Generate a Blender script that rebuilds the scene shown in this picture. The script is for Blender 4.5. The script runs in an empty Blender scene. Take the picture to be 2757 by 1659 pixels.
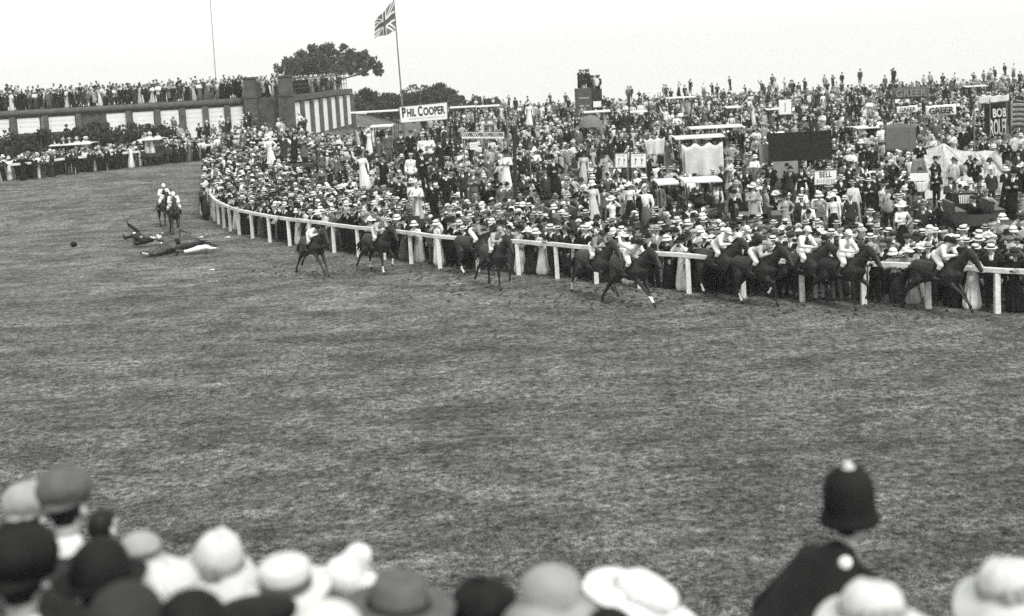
import bpy, math, random
import numpy as np
from mathutils import Vector, Matrix

random.seed(7); rng = np.random.default_rng(7)
R = math.radians
S = bpy.context.scene
COL = S.collection

# ---------------------------------------------------------------- camera, world, sun, exposure
F, CX, PY = 3354.0, 1378.5, 516.5            # focal length and principal point in photo pixels (2757 x 1659)
CAM = Vector((0, 0, 7.2))
ROT = Matrix.Rotation(R(84.0), 3, 'X') @ Matrix.Rotation(R(-3.2), 3, 'Z')
cd = bpy.data.cameras.new('camera'); cam = bpy.data.objects.new('camera', cd); COL.objects.link(cam)
cam.location = CAM; cam.rotation_euler = ROT.to_euler()
cd.sensor_width = 36; cd.lens = 36 * F / 2757; cd.shift_y = (PY - 829.5) / 2757
cd.clip_start = 0.2; cd.clip_end = 6000
cd.dof.use_dof = True; cd.dof.focus_distance = 42; cd.dof.aperture_fstop = 1.15
S.camera = cam

SUN_EL, SUN_AZ = R(48), R(148)               # azimuth clockwise from +Y: the sun stands to the right, a little behind the camera
W = bpy.data.worlds.new('World'); S.world = W; W.use_nodes = True
nt = W.node_tree; bg = nt.nodes['Background']
sky = nt.nodes.new('ShaderNodeTexSky'); sky.sky_type = 'NISHITA'; sky.sun_disc = False
sky.sun_elevation = SUN_EL; sky.sun_rotation = SUN_AZ; sky.dust_density = 1.5; sky.air_density = 1.0; sky.ozone_density = 1.0
bw = nt.nodes.new('ShaderNodeRGBToBW'); tint = nt.nodes.new('ShaderNodeMixRGB'); tint.blend_type = 'MULTIPLY'
tint.inputs['Fac'].default_value = 1; tint.inputs[2].default_value = (0.975, 1.0, 0.945, 1)
cloud = nt.nodes.new('ShaderNodeMixRGB'); cloud.inputs[0].default_value = .90; cloud.inputs[2].default_value = (6.8, 6.8, 6.8, 1)   # the white cloud layer over the clear sky
nt.links.new(sky.outputs[0], bw.inputs[0]); nt.links.new(bw.outputs[0], cloud.inputs[1]); nt.links.new(cloud.outputs[0], tint.inputs[1]); nt.links.new(tint.outputs[0], bg.inputs[0])
bg.inputs[1].default_value = 0.13
sl = bpy.data.lights.new('sun', 'SUN'); sl.energy = 2.3; sl.angle = R(16); sl.color = (1.0, 1.0, 0.955)
so = bpy.data.objects.new('sun', sl); COL.objects.link(so)
sd = Vector((math.sin(SUN_AZ) * math.cos(SUN_EL), math.cos(SUN_AZ) * math.cos(SUN_EL), math.sin(SUN_EL)))
so.rotation_euler = sd.to_track_quat('Z', 'Y').to_euler(); so.location = (40, -40, 60)
S.view_settings.view_transform = 'Standard'; S.view_settings.look = 'None'
S.view_settings.exposure = 0.42; S.view_settings.gamma = 1.0
S.cycles.use_denoising = False
S.cycles.max_bounces = 5; S.cycles.volume_bounces = 1; S.cycles.transparent_max_bounces = 8

# ---------------------------------------------------------------- pixel geometry and terrain
def ray(px, py):
    return ROT @ Vector(((px - CX) / F, -(py - PY) / F, -1.0))
def at(px, py, Y):
    d = ray(px, py); return CAM + d * (Y / d.y)
RT = np.array(ROT).T
def project(P):
    q = (np.asarray(P, float) - np.array(CAM)) @ RT.T
    return np.stack([CX + F * q[..., 0] / -q[..., 2], PY - F * q[..., 1] / -q[..., 2]], -1)
def ss(t):
    t = np.clip(t, 0, 1); return t * t * (3 - 2 * t)
def H(x, y):
    x = np.asarray(x, float); y = np.asarray(y, float)
    bank = 3.5 * ss((13.5 - y) / 8.5) + 0.25 * ss((-x - .9) / .8) * ss((9 - y) / 3)
    lf = ss((-x - 13) / 8)
    left = (1.0 * ss((y - 60) / 28) + 1.0 * ss((y - 94) / 14)) * lf
    inf = 0.25 * ss((y - 60) / 80)
    bumps = .03 * np.sin(x * .8 + 1.3 * np.sin(y * .31)) * np.sin(y * .53 + x * .21)
    return bank + np.maximum(left, inf) - 0.045 * np.maximum(0, y - 152) + bumps
def h(x, y): return float(H(x, y))
def gp(px, py):
    d = ray(px, py); lo, hi = 13.0 / d.y, 240.0 / d.y
    n = 600; ts = np.linspace(lo, hi, n)
    P = np.array(CAM)[None] + ts[:, None] * np.array(d)[None]
    below = P[:, 2] < H(P[:, 0], P[:, 1])
    i = int(np.argmax(below)) if below.any() else n - 1
    a, b = ts[max(i - 1, 0)], ts[i]
    for _ in range(25):
        m = (a + b) / 2; p = CAM + d * m
        if p.z < h(p.x, p.y): b = m
        else: a = m
    return CAM + d * b

# ---------------------------------------------------------------- materials (a black and white world: greys)
MATS = {}
def mat(name, v, rough=.85, var=.25, scale=6.0, spec=.25, bump=0.0, var2=0.0, scale2=60.0):
    if name in MATS: return MATS[name]
    m = bpy.data.materials.new(name); m.use_nodes = True; n = m.node_tree; b = n.nodes['Principled BSDF']
    b.inputs['Roughness'].default_value = rough; b.inputs['Specular IOR Level'].default_value = spec
    tc = n.nodes.new('ShaderNodeTexCoord'); nz = n.nodes.new('ShaderNodeTexNoise')
    nz.inputs['Scale'].default_value = scale; nz.inputs['Detail'].default_value = 5
    oi = n.nodes.new('ShaderNodeObjectInfo'); mr = n.nodes.new('ShaderNodeMapRange')
    mr.inputs[1].default_value = .25; mr.inputs[2].default_value = .75
    mr.inputs[3].default_value = v * (1 - var); mr.inputs[4].default_value = min(v * (1 + var), .86)
    n.links.new(tc.outputs['Object'], nz.inputs[0]); n.links.new(nz.outputs[0], mr.inputs[0])
    out = mr.outputs[0]
    if var2:
        n2 = n.nodes.new('ShaderNodeTexNoise'); n2.inputs['Scale'].default_value = scale2; n2.inputs['Detail'].default_value = 3
        m2 = n.nodes.new('ShaderNodeMapRange'); m2.inputs[1].default_value = .3; m2.inputs[2].default_value = .7
        m2.inputs[3].default_value = 1 - var2; m2.inputs[4].default_value = 1 + var2
        mu = n.nodes.new('ShaderNodeMath'); mu.operation = 'MULTIPLY'
        n.links.new(tc.outputs['Object'], n2.inputs[0]); n.links.new(n2.outputs[0], m2.inputs[0])
        n.links.new(out, mu.inputs[0]); n.links.new(m2.outputs[0], mu.inputs[1]); out = mu.outputs[0]
    cc = n.nodes.new('ShaderNodeCombineColor')
    for k in range(3): n.links.new(out, cc.inputs[k])
    n.links.new(cc.outputs[0], b.inputs['Base Color'])
    if bump:
        bp = n.nodes.new('ShaderNodeBump'); bp.inputs['Strength'].default_value = bump; bp.inputs['Distance'].default_value = .02
        n.links.new(nz.outputs[0], bp.inputs['Height']); n.links.new(bp.outputs[0], b.inputs['Normal'])
    MATS[name] = m; return m

M_skin = mat('skin', .40, .6, .15, 9)
M_hair = mat('dark_hair', 0.012, .6, .3, 30)
M_white = mat('white_cloth', .78, .9, .10, 5)
M_cream = mat('cream_cloth', .58, .9, .14, 6)
M_light = mat('light_grey_cloth', .34, .9, .18, 8)
M_grey = mat('grey_cloth', 0.11, .9, .25, 14)
M_dgrey = mat('dark_grey_cloth', 0.034, .9, .3, 10)
M_black = mat('black_cloth', 0.0095, .85, .35, 8)
M_straw = mat('pale_straw', .66, .75, .12, 40)
M_felt = mat('dark_felt', 0.009, .8, .3, 14)
M_tweed = mat('grey_tweed', .13, .95, .35, 60)
M_paint = mat('white_paint', .72, .6, .2, 2.2, .3, .15, .22, 18)
M_horse = mat('dark_bay_coat', .016, .48, .5, 3.0, .4)
M_horse2 = mat('brown_coat', .028, .48, .5, 3.0, .4)
M_horse3 = mat('pale_flank_coat', .036, .42, .5, 4.0, .5)
M_hoof = mat('hoof_horn', .02, .6, .2, 8)
M_sock = mat('white_sock', .7, .7, .15, 9)
M_mane = mat('black_mane', .012, .6, .3, 20)
M_leather = mat('leather', .03, .45, .3, 12, .5)
M_boot = mat('boot_leather', .03, .35, .3, 8, .5)
M_wood = mat('weathered_wood', .16, .85, .35, 5, .2, .2, .2, 40)
M_dwood = mat('dark_coachwork', .014, .4, .3, 3, .45)
M_canvas = mat('white_canvas', .62, .9, .16, 1.6, .2, .3, .08, 12)
M_gcanvas = mat('grey_canvas', .24, .9, .22, 1.6, .2, .3, .15, 12)
M_dcanvas = mat('dark_canvas', .016, .9, .3, 1.5)
M_iron = mat('dark_iron', .03, .5, .3, 10)
M_poster = mat('white_poster', .80, .8, .05, 1.2, .2, 0, .03, 9)
M_letter = mat('black_lettering', .018, .7, .2, 8)
M_wlet = mat('white_lettering', .7, .8, .15, 5)
M_glet = mat('grey_lettering', .2, .8, .25, 5)
M_bark = mat('bark', .06, .9, .35, 8, .2, .4)
M_leaf = mat('leaf', .060, .7, .45, .7)
M_leafd = mat('dark_leaf', .040, .7, .45, .8)
M_flagb = mat('flag_blue', .17, .9, .15, 4)
M_flagr = mat('flag_red', .10, .9, .15, 4)

def brick(name, v, mortar, sc):
    m = bpy.data.materials.new(name); m.use_nodes = True; n = m.node_tree; b = n.nodes['Principled BSDF']
    tc = n.nodes.new('ShaderNodeTexCoord'); mp = n.nodes.new('ShaderNodeMapping'); mp.inputs['Rotation'].default_value = (R(90), 0, 0)
    br = n.nodes.new('ShaderNodeTexBrick'); br.inputs['Scale'].default_value = sc
    br.inputs['Color1'].default_value = (v, v, v, 1); br.inputs['Color2'].default_value = (v * .6, v * .6, v * .6, 1)
    br.inputs['Mortar'].default_value = (mortar,) * 3 + (1,); br.inputs['Mortar Size'].default_value = .012
    nz = n.nodes.new('ShaderNodeTexNoise'); nz.inputs['Scale'].default_value = 1.3; nz.inputs['Detail'].default_value = 8
    mr = n.nodes.new('ShaderNodeMapRange'); mr.inputs[1].default_value = .3; mr.inputs[2].default_value = .7
    mr.inputs[3].default_value = .55; mr.inputs[4].default_value = 1.35
    mx = n.nodes.new('ShaderNodeMixRGB'); mx.blend_type = 'MULTIPLY'; mx.inputs[0].default_value = 1
    n.links.new(tc.outputs['Object'], mp.inputs[0]); n.links.new(mp.outputs[0], br.inputs[0]); n.links.new(tc.outputs['Object'], nz.inputs[0])
    n.links.new(nz.outputs[0], mr.inputs[0]); n.links.new(br.outputs[0], mx.inputs[1]); n.links.new(mr.outputs[0], mx.inputs[2])
    n.links.new(mx.outputs[0], b.inputs['Base Color']); b.inputs['Roughness'].default_value = .9
    return m
M_brick = brick('dark_brick', .085, .12, 4.0)
M_stone = mat('weathered_stone', .095, .9, .3, 2.0, .2, .2, .2, 20)

def turf():
    m = bpy.data.materials.new('turf'); m.use_nodes = True; n = m.node_tree; b = n.nodes['Principled BSDF']
    b.inputs['Roughness'].default_value = .95; b.inputs['Specular IOR Level'].default_value = .08
    tc = n.nodes.new('ShaderNodeTexCoord')
    def noise(sc, det, a, c, stretch=None, rough=.6, lo=.3, hi=.7):
        mp = n.nodes.new('ShaderNodeMapping')
        if stretch: mp.inputs['Scale'].default_value = stretch
        nz = n.nodes.new('ShaderNodeTexNoise'); nz.inputs['Scale'].default_value = sc; nz.inputs['Detail'].default_value = det
        nz.inputs['Roughness'].default_value = rough
        mr = n.nodes.new('ShaderNodeMapRange'); mr.inputs[1].default_value = lo; mr.inputs[2].default_value = hi
        mr.inputs[3].default_value = a; mr.inputs[4].default_value = c
        n.links.new(tc.outputs['Object'], mp.inputs[0]); n.links.new(mp.outputs[0], nz.inputs[0]); n.links.new(nz.outputs[0], mr.inputs[0])
        return mr.outputs[0], nz.outputs[0]
    def mul(a, b2):
        q = n.nodes.new('ShaderNodeMath'); q.operation = 'MULTIPLY'; n.links.new(a, q.inputs[0]); n.links.new(b2, q.inputs[1]); return q.outputs[0]
    a, _ = noise(.11, 4, .78, 1.22, (1, 1.6, 1)); c, _ = noise(.55, 5, .66, 1.34, (.8, 1.4, 1), .6, .36, .64)
    g, _ = noise(1.9, 5, .68, 1.34, (.95, 1.2, 1), .65, .36, .64); d, raw = noise(6.5, 8, .30, 1.75, (1, 1, 1), .75, .38, .62)
    e, _ = noise(30, 3, .45, 1.6, None, .7, .36, .64)
    o = mul(mul(mul(mul(a, c), g), d), e)
    # scuffed pale turf: worn streaks with a shape of their own
    w, _ = noise(.9, 6, 0, 1, (.35, 2.0, 1), .75)
    cr = n.nodes.new('ShaderNodeMapRange'); cr.inputs[1].default_value = .70; cr.inputs[2].default_value = .95; cr.inputs[3].default_value = 0; cr.inputs[4].default_value = .9
    n.links.new(w, cr.inputs[0]); ad = n.nodes.new('ShaderNodeMath'); ad.operation = 'ADD'; n.links.new(o, ad.inputs[0]); n.links.new(cr.outputs[0], ad.inputs[1])
    sc = n.nodes.new('ShaderNodeMath'); sc.operation = 'MULTIPLY'; sc.inputs[1].default_value = .118; n.links.new(ad.outputs[0], sc.inputs[0])
    cc = n.nodes.new('ShaderNodeCombineColor')
    for k in range(3): n.links.new(sc.outputs[0], cc.inputs[k])
    n.links.new(cc.outputs[0], b.inputs['Base Color'])
    bp = n.nodes.new('ShaderNodeBump'); bp.inputs['Strength'].default_value = .7; bp.inputs['Distance'].default_value = .08
    n.links.new(raw, bp.inputs['Height']); n.links.new(bp.outputs[0], b.inputs['Normal'])
    return m
M_turf = turf()
M_blade = mat('grass_blade', .10, .9, .75, 2.2, .1)

# ---------------------------------------------------------------- mesh helpers
class MB:
    def __init__(s): s.v = []; s.f = []; s.m = []
    def add(s, vs, fs, mi=0):
        o = len(s.v); s.v += [tuple(p) for p in vs]; s.f += [tuple(i + o for i in f) for f in fs]; s.m += [mi] * len(fs)
    def box(s, c, d, mi=0, rz=0, rot=None):
        c = Vector(c); M = rot if rot else Matrix.Rotation(rz, 3, 'Z')
        vs = [c + M @ Vector((sx * d[0] / 2, sy * d[1] / 2, sz * d[2] / 2)) for sz in (-1, 1) for sy in (-1, 1) for sx in (-1, 1)]
        s.add(vs, [(0, 2, 3, 1), (4, 5, 7, 6), (0, 1, 5, 4), (2, 6, 7, 3), (0, 4, 6, 2), (1, 3, 7, 5)], mi)
    def tube(s, pts, rs, n=8, mi=0, cap=True):
        pts = [Vector(p) for p in pts]; rs = rs if hasattr(rs, '__len__') else [rs] * len(pts)
        vs = []; fs = []
        u = None
        for i, p in enumerate(pts):
            d = (pts[min(i + 1, len(pts) - 1)] - pts[max(i - 1, 0)]).normalized()
            if u is None: u = d.orthogonal().normalized()
            u = (u - d * u.dot(d)); u = u.normalized() if u.length > 1e-5 else d.orthogonal().normalized(); w = d.cross(u)
            for k in range(n):
                a = 2 * math.pi * k / n; vs.append(p + (u * math.cos(a) + w * math.sin(a)) * rs[i])
        for i in range(len(pts) - 1):
            for k in range(n):
                a = i * n + k; b = i * n + (k + 1) % n; fs.append((a, b, b + n, a + n))
        if cap: fs += [tuple(range(n - 1, -1, -1)), tuple(range((len(pts) - 1) * n, len(pts) * n))]
        s.add(vs, fs, mi)
    def lathe(s, prof, n=24, mi=0, sx=1, sy=1, wave=None, c=(0, 0, 0)):
        vs = []; fs = []
        for i, (r, z) in enumerate(prof):
            for k in range(n):
                a = 2 * math.pi * k / n; dz = wave(a, r) if wave else 0
                vs.append((c[0] + r * sx * math.cos(a), c[1] + r * sy * math.sin(a), c[2] + z + dz))
        mis = mi if hasattr(mi, '__len__') else [mi] * (len(prof) - 1)
        o = len(s.v); s.v += vs
        for i in range(len(prof) - 1):
            for k in range(n):
                a = i * n + k; b = i * n + (k + 1) % n; s.f.append((a + o, b + o, b + n + o, a + n + o)); s.m.append(mis[i])
        return s
    def capsule(s, p0, r0, p1, r1, side=(0, 1, 0), n=12, mi=0):
        p0 = Vector(p0); p1 = Vector(p1); d = p1 - p0
        d = d.normalized() if d.length > 1e-6 else Vector((0, 0, 1))
        u = Vector(side); u = u - d * u.dot(d)
        u = u.normalized() if u.length > 1e-3 else d.orthogonal().normalized()
        w = d.cross(u); t0 = r0 if hasattr(r0, '__len__') else (r0, r0); t1 = r1 if hasattr(r1, '__len__') else (r1, r1)
        rings = [(p0, t0, a) for a in (-84, -55, -25, 0)] + [(p1, t1, a) for a in (0, 25, 55, 84)]
        vs = []; fs = []
        for c, t, a in rings:
            cc = c + d * (min(t) * math.sin(R(a))); k0 = math.cos(R(a))
            for k in range(n):
                g = 2 * math.pi * k / n; vs.append(cc + u * (t[0] * k0 * math.cos(g)) + w * (t[1] * k0 * math.sin(g)))
        for i in range(7):
            for k in range(n):
                a = i * n + k; b = i * n + (k + 1) % n; fs.append((a, b, b + n, a + n))
        fs += [tuple(range(n - 1, -1, -1)), tuple(range(7 * n, 8 * n))]
        s.add(vs, fs, mi)
    def mesh(s, name, mats, smooth=True):
        me = bpy.data.meshes.new(name); me.from_pydata(s.v, [], s.f); me.update()
        for m in (mats if isinstance(mats, (list, tuple)) else [mats]): me.materials.append(m)
        me.polygons.foreach_set('material_index', s.m)
        if smooth: me.polygons.foreach_set('use_smooth', [True] * len(s.f))
        return me
    def build(s, name, mats, parent=None, smooth=False, loc=None):
        return link(name, s.mesh(name, mats, smooth), parent, loc)
def link(name, me, parent=None, loc=None, rz=0):
    o = bpy.data.objects.new(name, me); COL.objects.link(o)
    if parent: o.parent = parent
    if loc is not None: o.location = loc
    if rz: o.rotation_euler = (0, 0, rz)
    return o
def tag(o, label=None, cat=None, group=None, kind=None):
    if label: o['label'] = label
    if cat: o['category'] = cat
    if group: o['group'] = group
    if kind: o['kind'] = kind
    return o
def empty(name, loc, rz=0, label=None, cat=None, group=None):
    o = bpy.data.objects.new(name, None); COL.objects.link(o); o.location = loc; o.rotation_euler = (0, 0, rz); o.empty_display_size = .2
    return tag(o, label, cat, group)
def setmat(o, *ms):
    for i, m in enumerate(ms):
        if m is not None and i < len(o.material_slots):
            o.material_slots[i].link = 'OBJECT'; o.material_slots[i].material = m
def evaluated(me, mods):
    o = bpy.data.objects.new('work', me); COL.objects.link(o)
    for t, kw in mods:
        q = o.modifiers.new(t, t)
        for k, v in kw.items(): setattr(q, k, v)
    dg = bpy.context.evaluated_depsgraph_get()
    r = bpy.data.meshes.new_from_object(o.evaluated_get(dg))
    bpy.data.objects.remove(o); bpy.data.meshes.remove(me); return r
def blob(name, segs, mats, voxel=.02, smooth=4, matfn=None, extra=None, side=(0, 1, 0), ratio=None):
    """one continuous surface grown round a skeleton of tapered limbs"""
    mb = MB()
    for q in segs: mb.capsule(*q[:4], side=q[4] if len(q) > 4 else side)
    mods = [('REMESH', dict(mode='VOXEL', voxel_size=voxel)), ('SMOOTH', dict(factor=.5, iterations=smooth))]
    if ratio: mods.append(('DECIMATE', dict(ratio=ratio)))
    me = evaluated(mb.mesh(name, M_skin, False), mods); me.name = name
    me.materials.clear()
    if extra:
        v = [tuple(p.co) for p in me.vertices]; f = [tuple(p.vertices) for p in me.polygons]; mi = [0] * len(f)
        o = len(v); v += extra.v; f += [tuple(i + o for i in q) for q in extra.f]; mi += extra.m
        m2 = bpy.data.meshes.new(name); m2.from_pydata(v, [], f); m2.polygons.foreach_set('material_index', mi)
        bpy.data.meshes.remove(me); me = m2
    for m in (mats if isinstance(mats, (list, tuple)) else [mats]): me.materials.append(m)
    if matfn:
        for p in me.polygons:
            k = matfn(p.center)
            if k is not None: p.material_index = k
    me.polygons.foreach_set('use_smooth', [True] * len(me.polygons)); me.update()
    return me
def lowpoly(me, faces):
    c = me.copy(); n = max(len(c.polygons), 1)
    r = evaluated(c, [('TRIANGULATE', {}), ('DECIMATE', dict(ratio=min(1, faces / (n * 1.9))))])
    v = np.zeros(len(r.vertices) * 3); r.vertices.foreach_get('co', v)
    f = np.zeros(len(r.polygons) * 3, int); r.polygons.foreach_get('vertices', f)
    mi = np.zeros(len(r.polygons), int); r.polygons.foreach_get('material_index', mi)
    bpy.data.meshes.remove(r)
    return v.reshape(-1, 3), f.reshape(-1, 3), mi
def V(*a): return Vector(a)

# ---------------------------------------------------------------- figures: skeletons, bodies, clothes
def pose(pel=(0, 0, .94), ch=(0, 0, 1.27), nk=(0, 0, 1.43), hd=(.02, 0, 1.585), el=None, wr=None, kn=None, an=None, sw=.185, hp=0.0):
    p = dict(pel=V(*pel), ch=V(*ch), nk=V(*nk), hd=V(*hd), sw=sw, hp=hp)
    p['el'] = [V(*q) for q in (el or [(-.03, .25, 1.09), (-.03, -.25, 1.09)])]
    p['wr'] = [V(*q) for q in (wr or [(.05, .25, .85), (.05, -.25, .85)])]
    p['kn'] = [V(*q) for q in (kn or [(.02, .10, .50), (.02, -.10, .50)])]
    p['an'] = [V(*q) for q in (an or [(-.01, .11, .08), (-.01, -.11, .08)])]
    return p
POSES = dict(
    stand=pose(),
    fold=pose(el=[(.05, .27, 1.10), (.05, -.27, 1.10)], wr=[(.20, -.04, 1.13), (.19, .06, 1.17)]),
    brow=pose(el=[(-.03, .25, 1.09), (.16, -.30, 1.40)], wr=[(.06, .25, .85), (.14, -.09, 1.61)]),
    glass=pose(el=[(.16, .27, 1.32), (.16, -.27, 1.32)], wr=[(.15, .07, 1.54), (.15, -.07, 1.54)]),
    hip=pose(el=[(-.05, .38, 1.13), (.10, -.27, 1.10)], wr=[(.05, .20, .98), (.25, -.10, 1.12)]),
    lean=pose(pel=(-.10, 0, .93), ch=(.06, 0, 1.24), nk=(.12, 0, 1.39), hd=(.18, 0, 1.535), el=[(.20, .28, 1.10), (.20, -.28, 1.10)],
              wr=[(.38, .10, 1.15), (.38, -.12, 1.15)], kn=[(0, .10, .5), (0, -.10, .5)], an=[(-.04, .11, .08), (-.02, -.11, .08)]),
    bow=pose(pel=(-.10, 0, .93), ch=(.06, 0, 1.24), nk=(.12, 0, 1.39), hd=(.18, 0, 1.535), el=[(.0, .26, 1.05), (.0, -.26, 1.05)], wr=[(.02, .24, .82), (.02, -.24, .82)],
             kn=[(0, .10, .5), (0, -.10, .5)], an=[(-.04, .11, .08), (-.02, -.11, .08)]),
    wave=pose(el=[(-.02, .26, 1.1), (.02, -.33, 1.55)], wr=[(.06, .25, .86), (.06, -.36, 1.83)]),
)
def headform(p, k=1.0):
    hd = p['hd']; M = Matrix.Rotation(p['hp'], 3, 'Y')
    def q(x, y, z): return hd + M @ V(x * k, y * k, z * k)
    return q, [(q(-.02, 0, .03), (.074 * k, .092 * k), q(.012, 0, .022), (.074 * k, .09 * k)), (q(.03, 0, -.06), (.058 * k, .05 * k), q(.05, 0, -.085), (.04 * k, .034 * k)),
               (q(.03, 0, -.02), .066 * k, q(.035, 0, .04), .066 * k), (q(.088, 0, .012), .011 * k, q(.108, 0, -.022), .017 * k),
               (q(-.005, .077 * k, 0), .016, q(-.012, .086, -.02), .016), (q(-.005, -.077, 0), .016, q(-.012, -.086, -.02), .016)]
def hand_extra(p, mb=None):
    """palm, four bent fingers of unequal length and a thumb from the palm's side, rooted in the wrist"""
    mb = mb or MB()
    for i in (0, 1):
        w = p['wr'][i]; d = (w - p['el'][i]).normalized(); s = 1 if i == 0 else -1
        side = V(0, 0, 1) if abs(d.z) < .75 else V(1, 0, 0)
        u = (side - d * side.dot(d)).normalized(); n = d.cross(u) * s
        if n.z > .3 or n.x > .6: n = -n
        mb.tube([w - d * .02, w + d * .03, w + d * .085], [.024, .036, .034], 8)
        for k, (o, ln) in enumerate(((.027, .066), (.009, .076), (-.009, .071), (-.026, .056))):
            b = w + d * .078 + u * o
            mb.tube([b, b + d * ln * .5 + n * .006, b + d * ln * .82 + n * .022, b + d * ln * .9 + n * .04], [.0095, .009, .008, .005], 5)
        b = w + d * .03 + u * .03
        mb.tube([b, b + d * .03 + u * .024 + n * .01, b + d * .058 + u * .03 + n * .022], [.012, .011, .007], 5)
    return mb
def body_mesh(name, p, female=False, mats=None):
    q, segs = headform(p); sw = p['sw']; nk, ch, pel = p['nk'], p['ch'], p['pel']
    segs = segs + [(nk - V(0, 0, .04), .05, p['hd'] - V(.01, 0, .04), .05), (ch, (.15, .095), pel + (ch - pel) * .45, (.125, .09)),
                   (pel + (ch - pel) * .45, (.125, .09), pel, (.14, .10)), (ch + (nk - ch) * .55 + V(0, -sw + .02, 0), .05, ch + (nk - ch) * .55 + V(0, sw - .02, 0), .05)]
    for i, s in ((0, 1), (1, -1)):
        sh = ch + (nk - ch) * .55 + V(0, s * sw, 0)
        segs += [(sh, .05, p['el'][i], .037), (p['el'][i], .037, p['wr'][i], .024),
                 (pel + V(0, s * .085, -.03), .082, p['kn'][i], .055), (p['kn'][i], .053, p['an'][i], .036),
                 (p['an'][i] + V(-.03, 0, -.045), .03, p['an'][i] + V(.15, s * .01, -.05), .026)]
    M = Matrix.Rotation(-p['hp'], 3, 'Y'); hd = p['hd']
    def mf(c):
        l = M @ (c - hd)
        if l.length < .17:
            if (l.z > .052 and l.x < .085) or (l.x < -.028 and l.z > -.055) or (l.x < .0 and l.z > .03): return 1
            if abs(l.z - .012) < .011 and l.x > .06 and .018 < abs(l.y) < .048: return 1   # eyes
            if abs(l.z + .058) < .007 and l.x > .06 and abs(l.y) < .022: return 1           # mouth
        return None
    return blob(name, segs, [M_skin, M_hair], .0165, 3, mf, hand_extra(p))
def arms(p, r0, r1, r2, cut=.96, puff=0):
    out = []; base = p['ch'] + (p['nk'] - p['ch']) * .5
    for i, s in ((0, 1), (1, -1)):
        sh = base + V(0, s * p['sw'], 0); w = p['el'][i] + (p['wr'][i] - p['el'][i]) * cut
        out += [(sh, r0 + puff, p['el'][i], r1), (p['el'][i], r1, w, r2)]
    return out
def torso(p, w, d, wa, lo):
    ch, pel, nk = p['ch'], p['pel'], p['nk']; mid = pel + (ch - pel) * .42; b = ch + (nk - ch) * .5
    return [(ch, (w, d), mid, (wa, d * .9)), (mid, (wa, d * .9), pel, (lo, d * 1.0)), (b + V(0, -p['sw'] + .01, 0), .07, b + V(0, p['sw'] - .01, 0), .07),
            (b, (.10, .075), nk - V(0, 0, .02), (.06, .06))]
def skirt_down(p, z0, z1, w0, w1, d0, d1):
    pel = p['pel']; return [(V(pel.x, 0, z0), (w0, d0), V(pel.x * .4 + .0, 0, z1), (w1, d1))]
def jacket_mesh(name, p, hem=.80):
    segs = torso(p, .19, .125, .165, .175) + arms(p, .066, .054, .043) + skirt_down(p, .93, hem, .178, .20 if hem > .7 else .22, .13, .15)
    return blob(name, segs, M_black, .02, 4)
def trousers_mesh(name, p):
    segs = []
    for i, s in ((0, 1), (1, -1)):
        a = p['an'][i]; segs += [(p['pel'] + V(0, s * .085, -.02), .105, p['kn'][i], .075), (p['kn'][i], .075, a + V(0, 0, .01), .062),
                                 (a + V(-.03, 0, -.035), .042, a + V(.16, s * .012, -.042), .036)]
    return blob(name, segs, [M_black, M_boot], .02, 3, lambda c: 1 if c.z < .075 else 0)
def shirt_mesh(name, p):
    """collar and the white V between the lapels, with the tie"""
    ch, nk = p['ch'], p['nk']; d = (nk - ch).normalized(); f = V(d.z, 0, -d.x)
    segs = [(nk - d * .015, (.068, .064), nk + d * .01, (.064, .06)), (nk - d * .03 + f * .065, (.058, .03), ch - d * .10 + f * .108, (.018, .024))]
    me = blob(name, segs, [M_white, M_black], .013, 2)
    for q in me.polygons:
        c = q.center - ch
        if abs(c.y) < .012 and c.dot(f) > .06: q.material_index = 1
    return me
def dress_mesh(name, p, blouse=False, part='all'):
    up = torso(p, .165, .125, .125, .15) + arms(p, .06, .05, .038, .97, .008) + [(p['ch'] + V(.055, -.06, -.03), .075, p['ch'] + V(.055, .06, -.03), .075)]
    lo = [(p['pel'] + V(0, 0, .06), (.14, .12), V(p['pel'].x * .6, 0, .55), (.20, .185)), (V(p['pel'].x * .6, 0, .55), (.20, .185), V(p['pel'].x * .3, 0, .14), (.255, .235))]
    if part == 'blouse': return blob(name, up, M_white, .019, 4)
    me = blob(name, lo if part == 'skirt' else up + lo, M_white, .022, 4); px = p['pel'].x
    for v in me.vertices:                     # hanging folds, and a gathered waist
        z = v.co.z
        if z < p['pel'].z + .02:
            k = min(1, (p['pel'].z + .02 - z) / .5); a = math.atan2(v.co.y, v.co.x - px * z); r = 1 + k * (.07 * math.sin(9 * a + 1.3) + .045 * math.sin(5 * a + 4 * z))
            v.co.x = px * z + (v.co.x - px * z) * r; v.co.y *= r
    me.update(); return me

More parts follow.
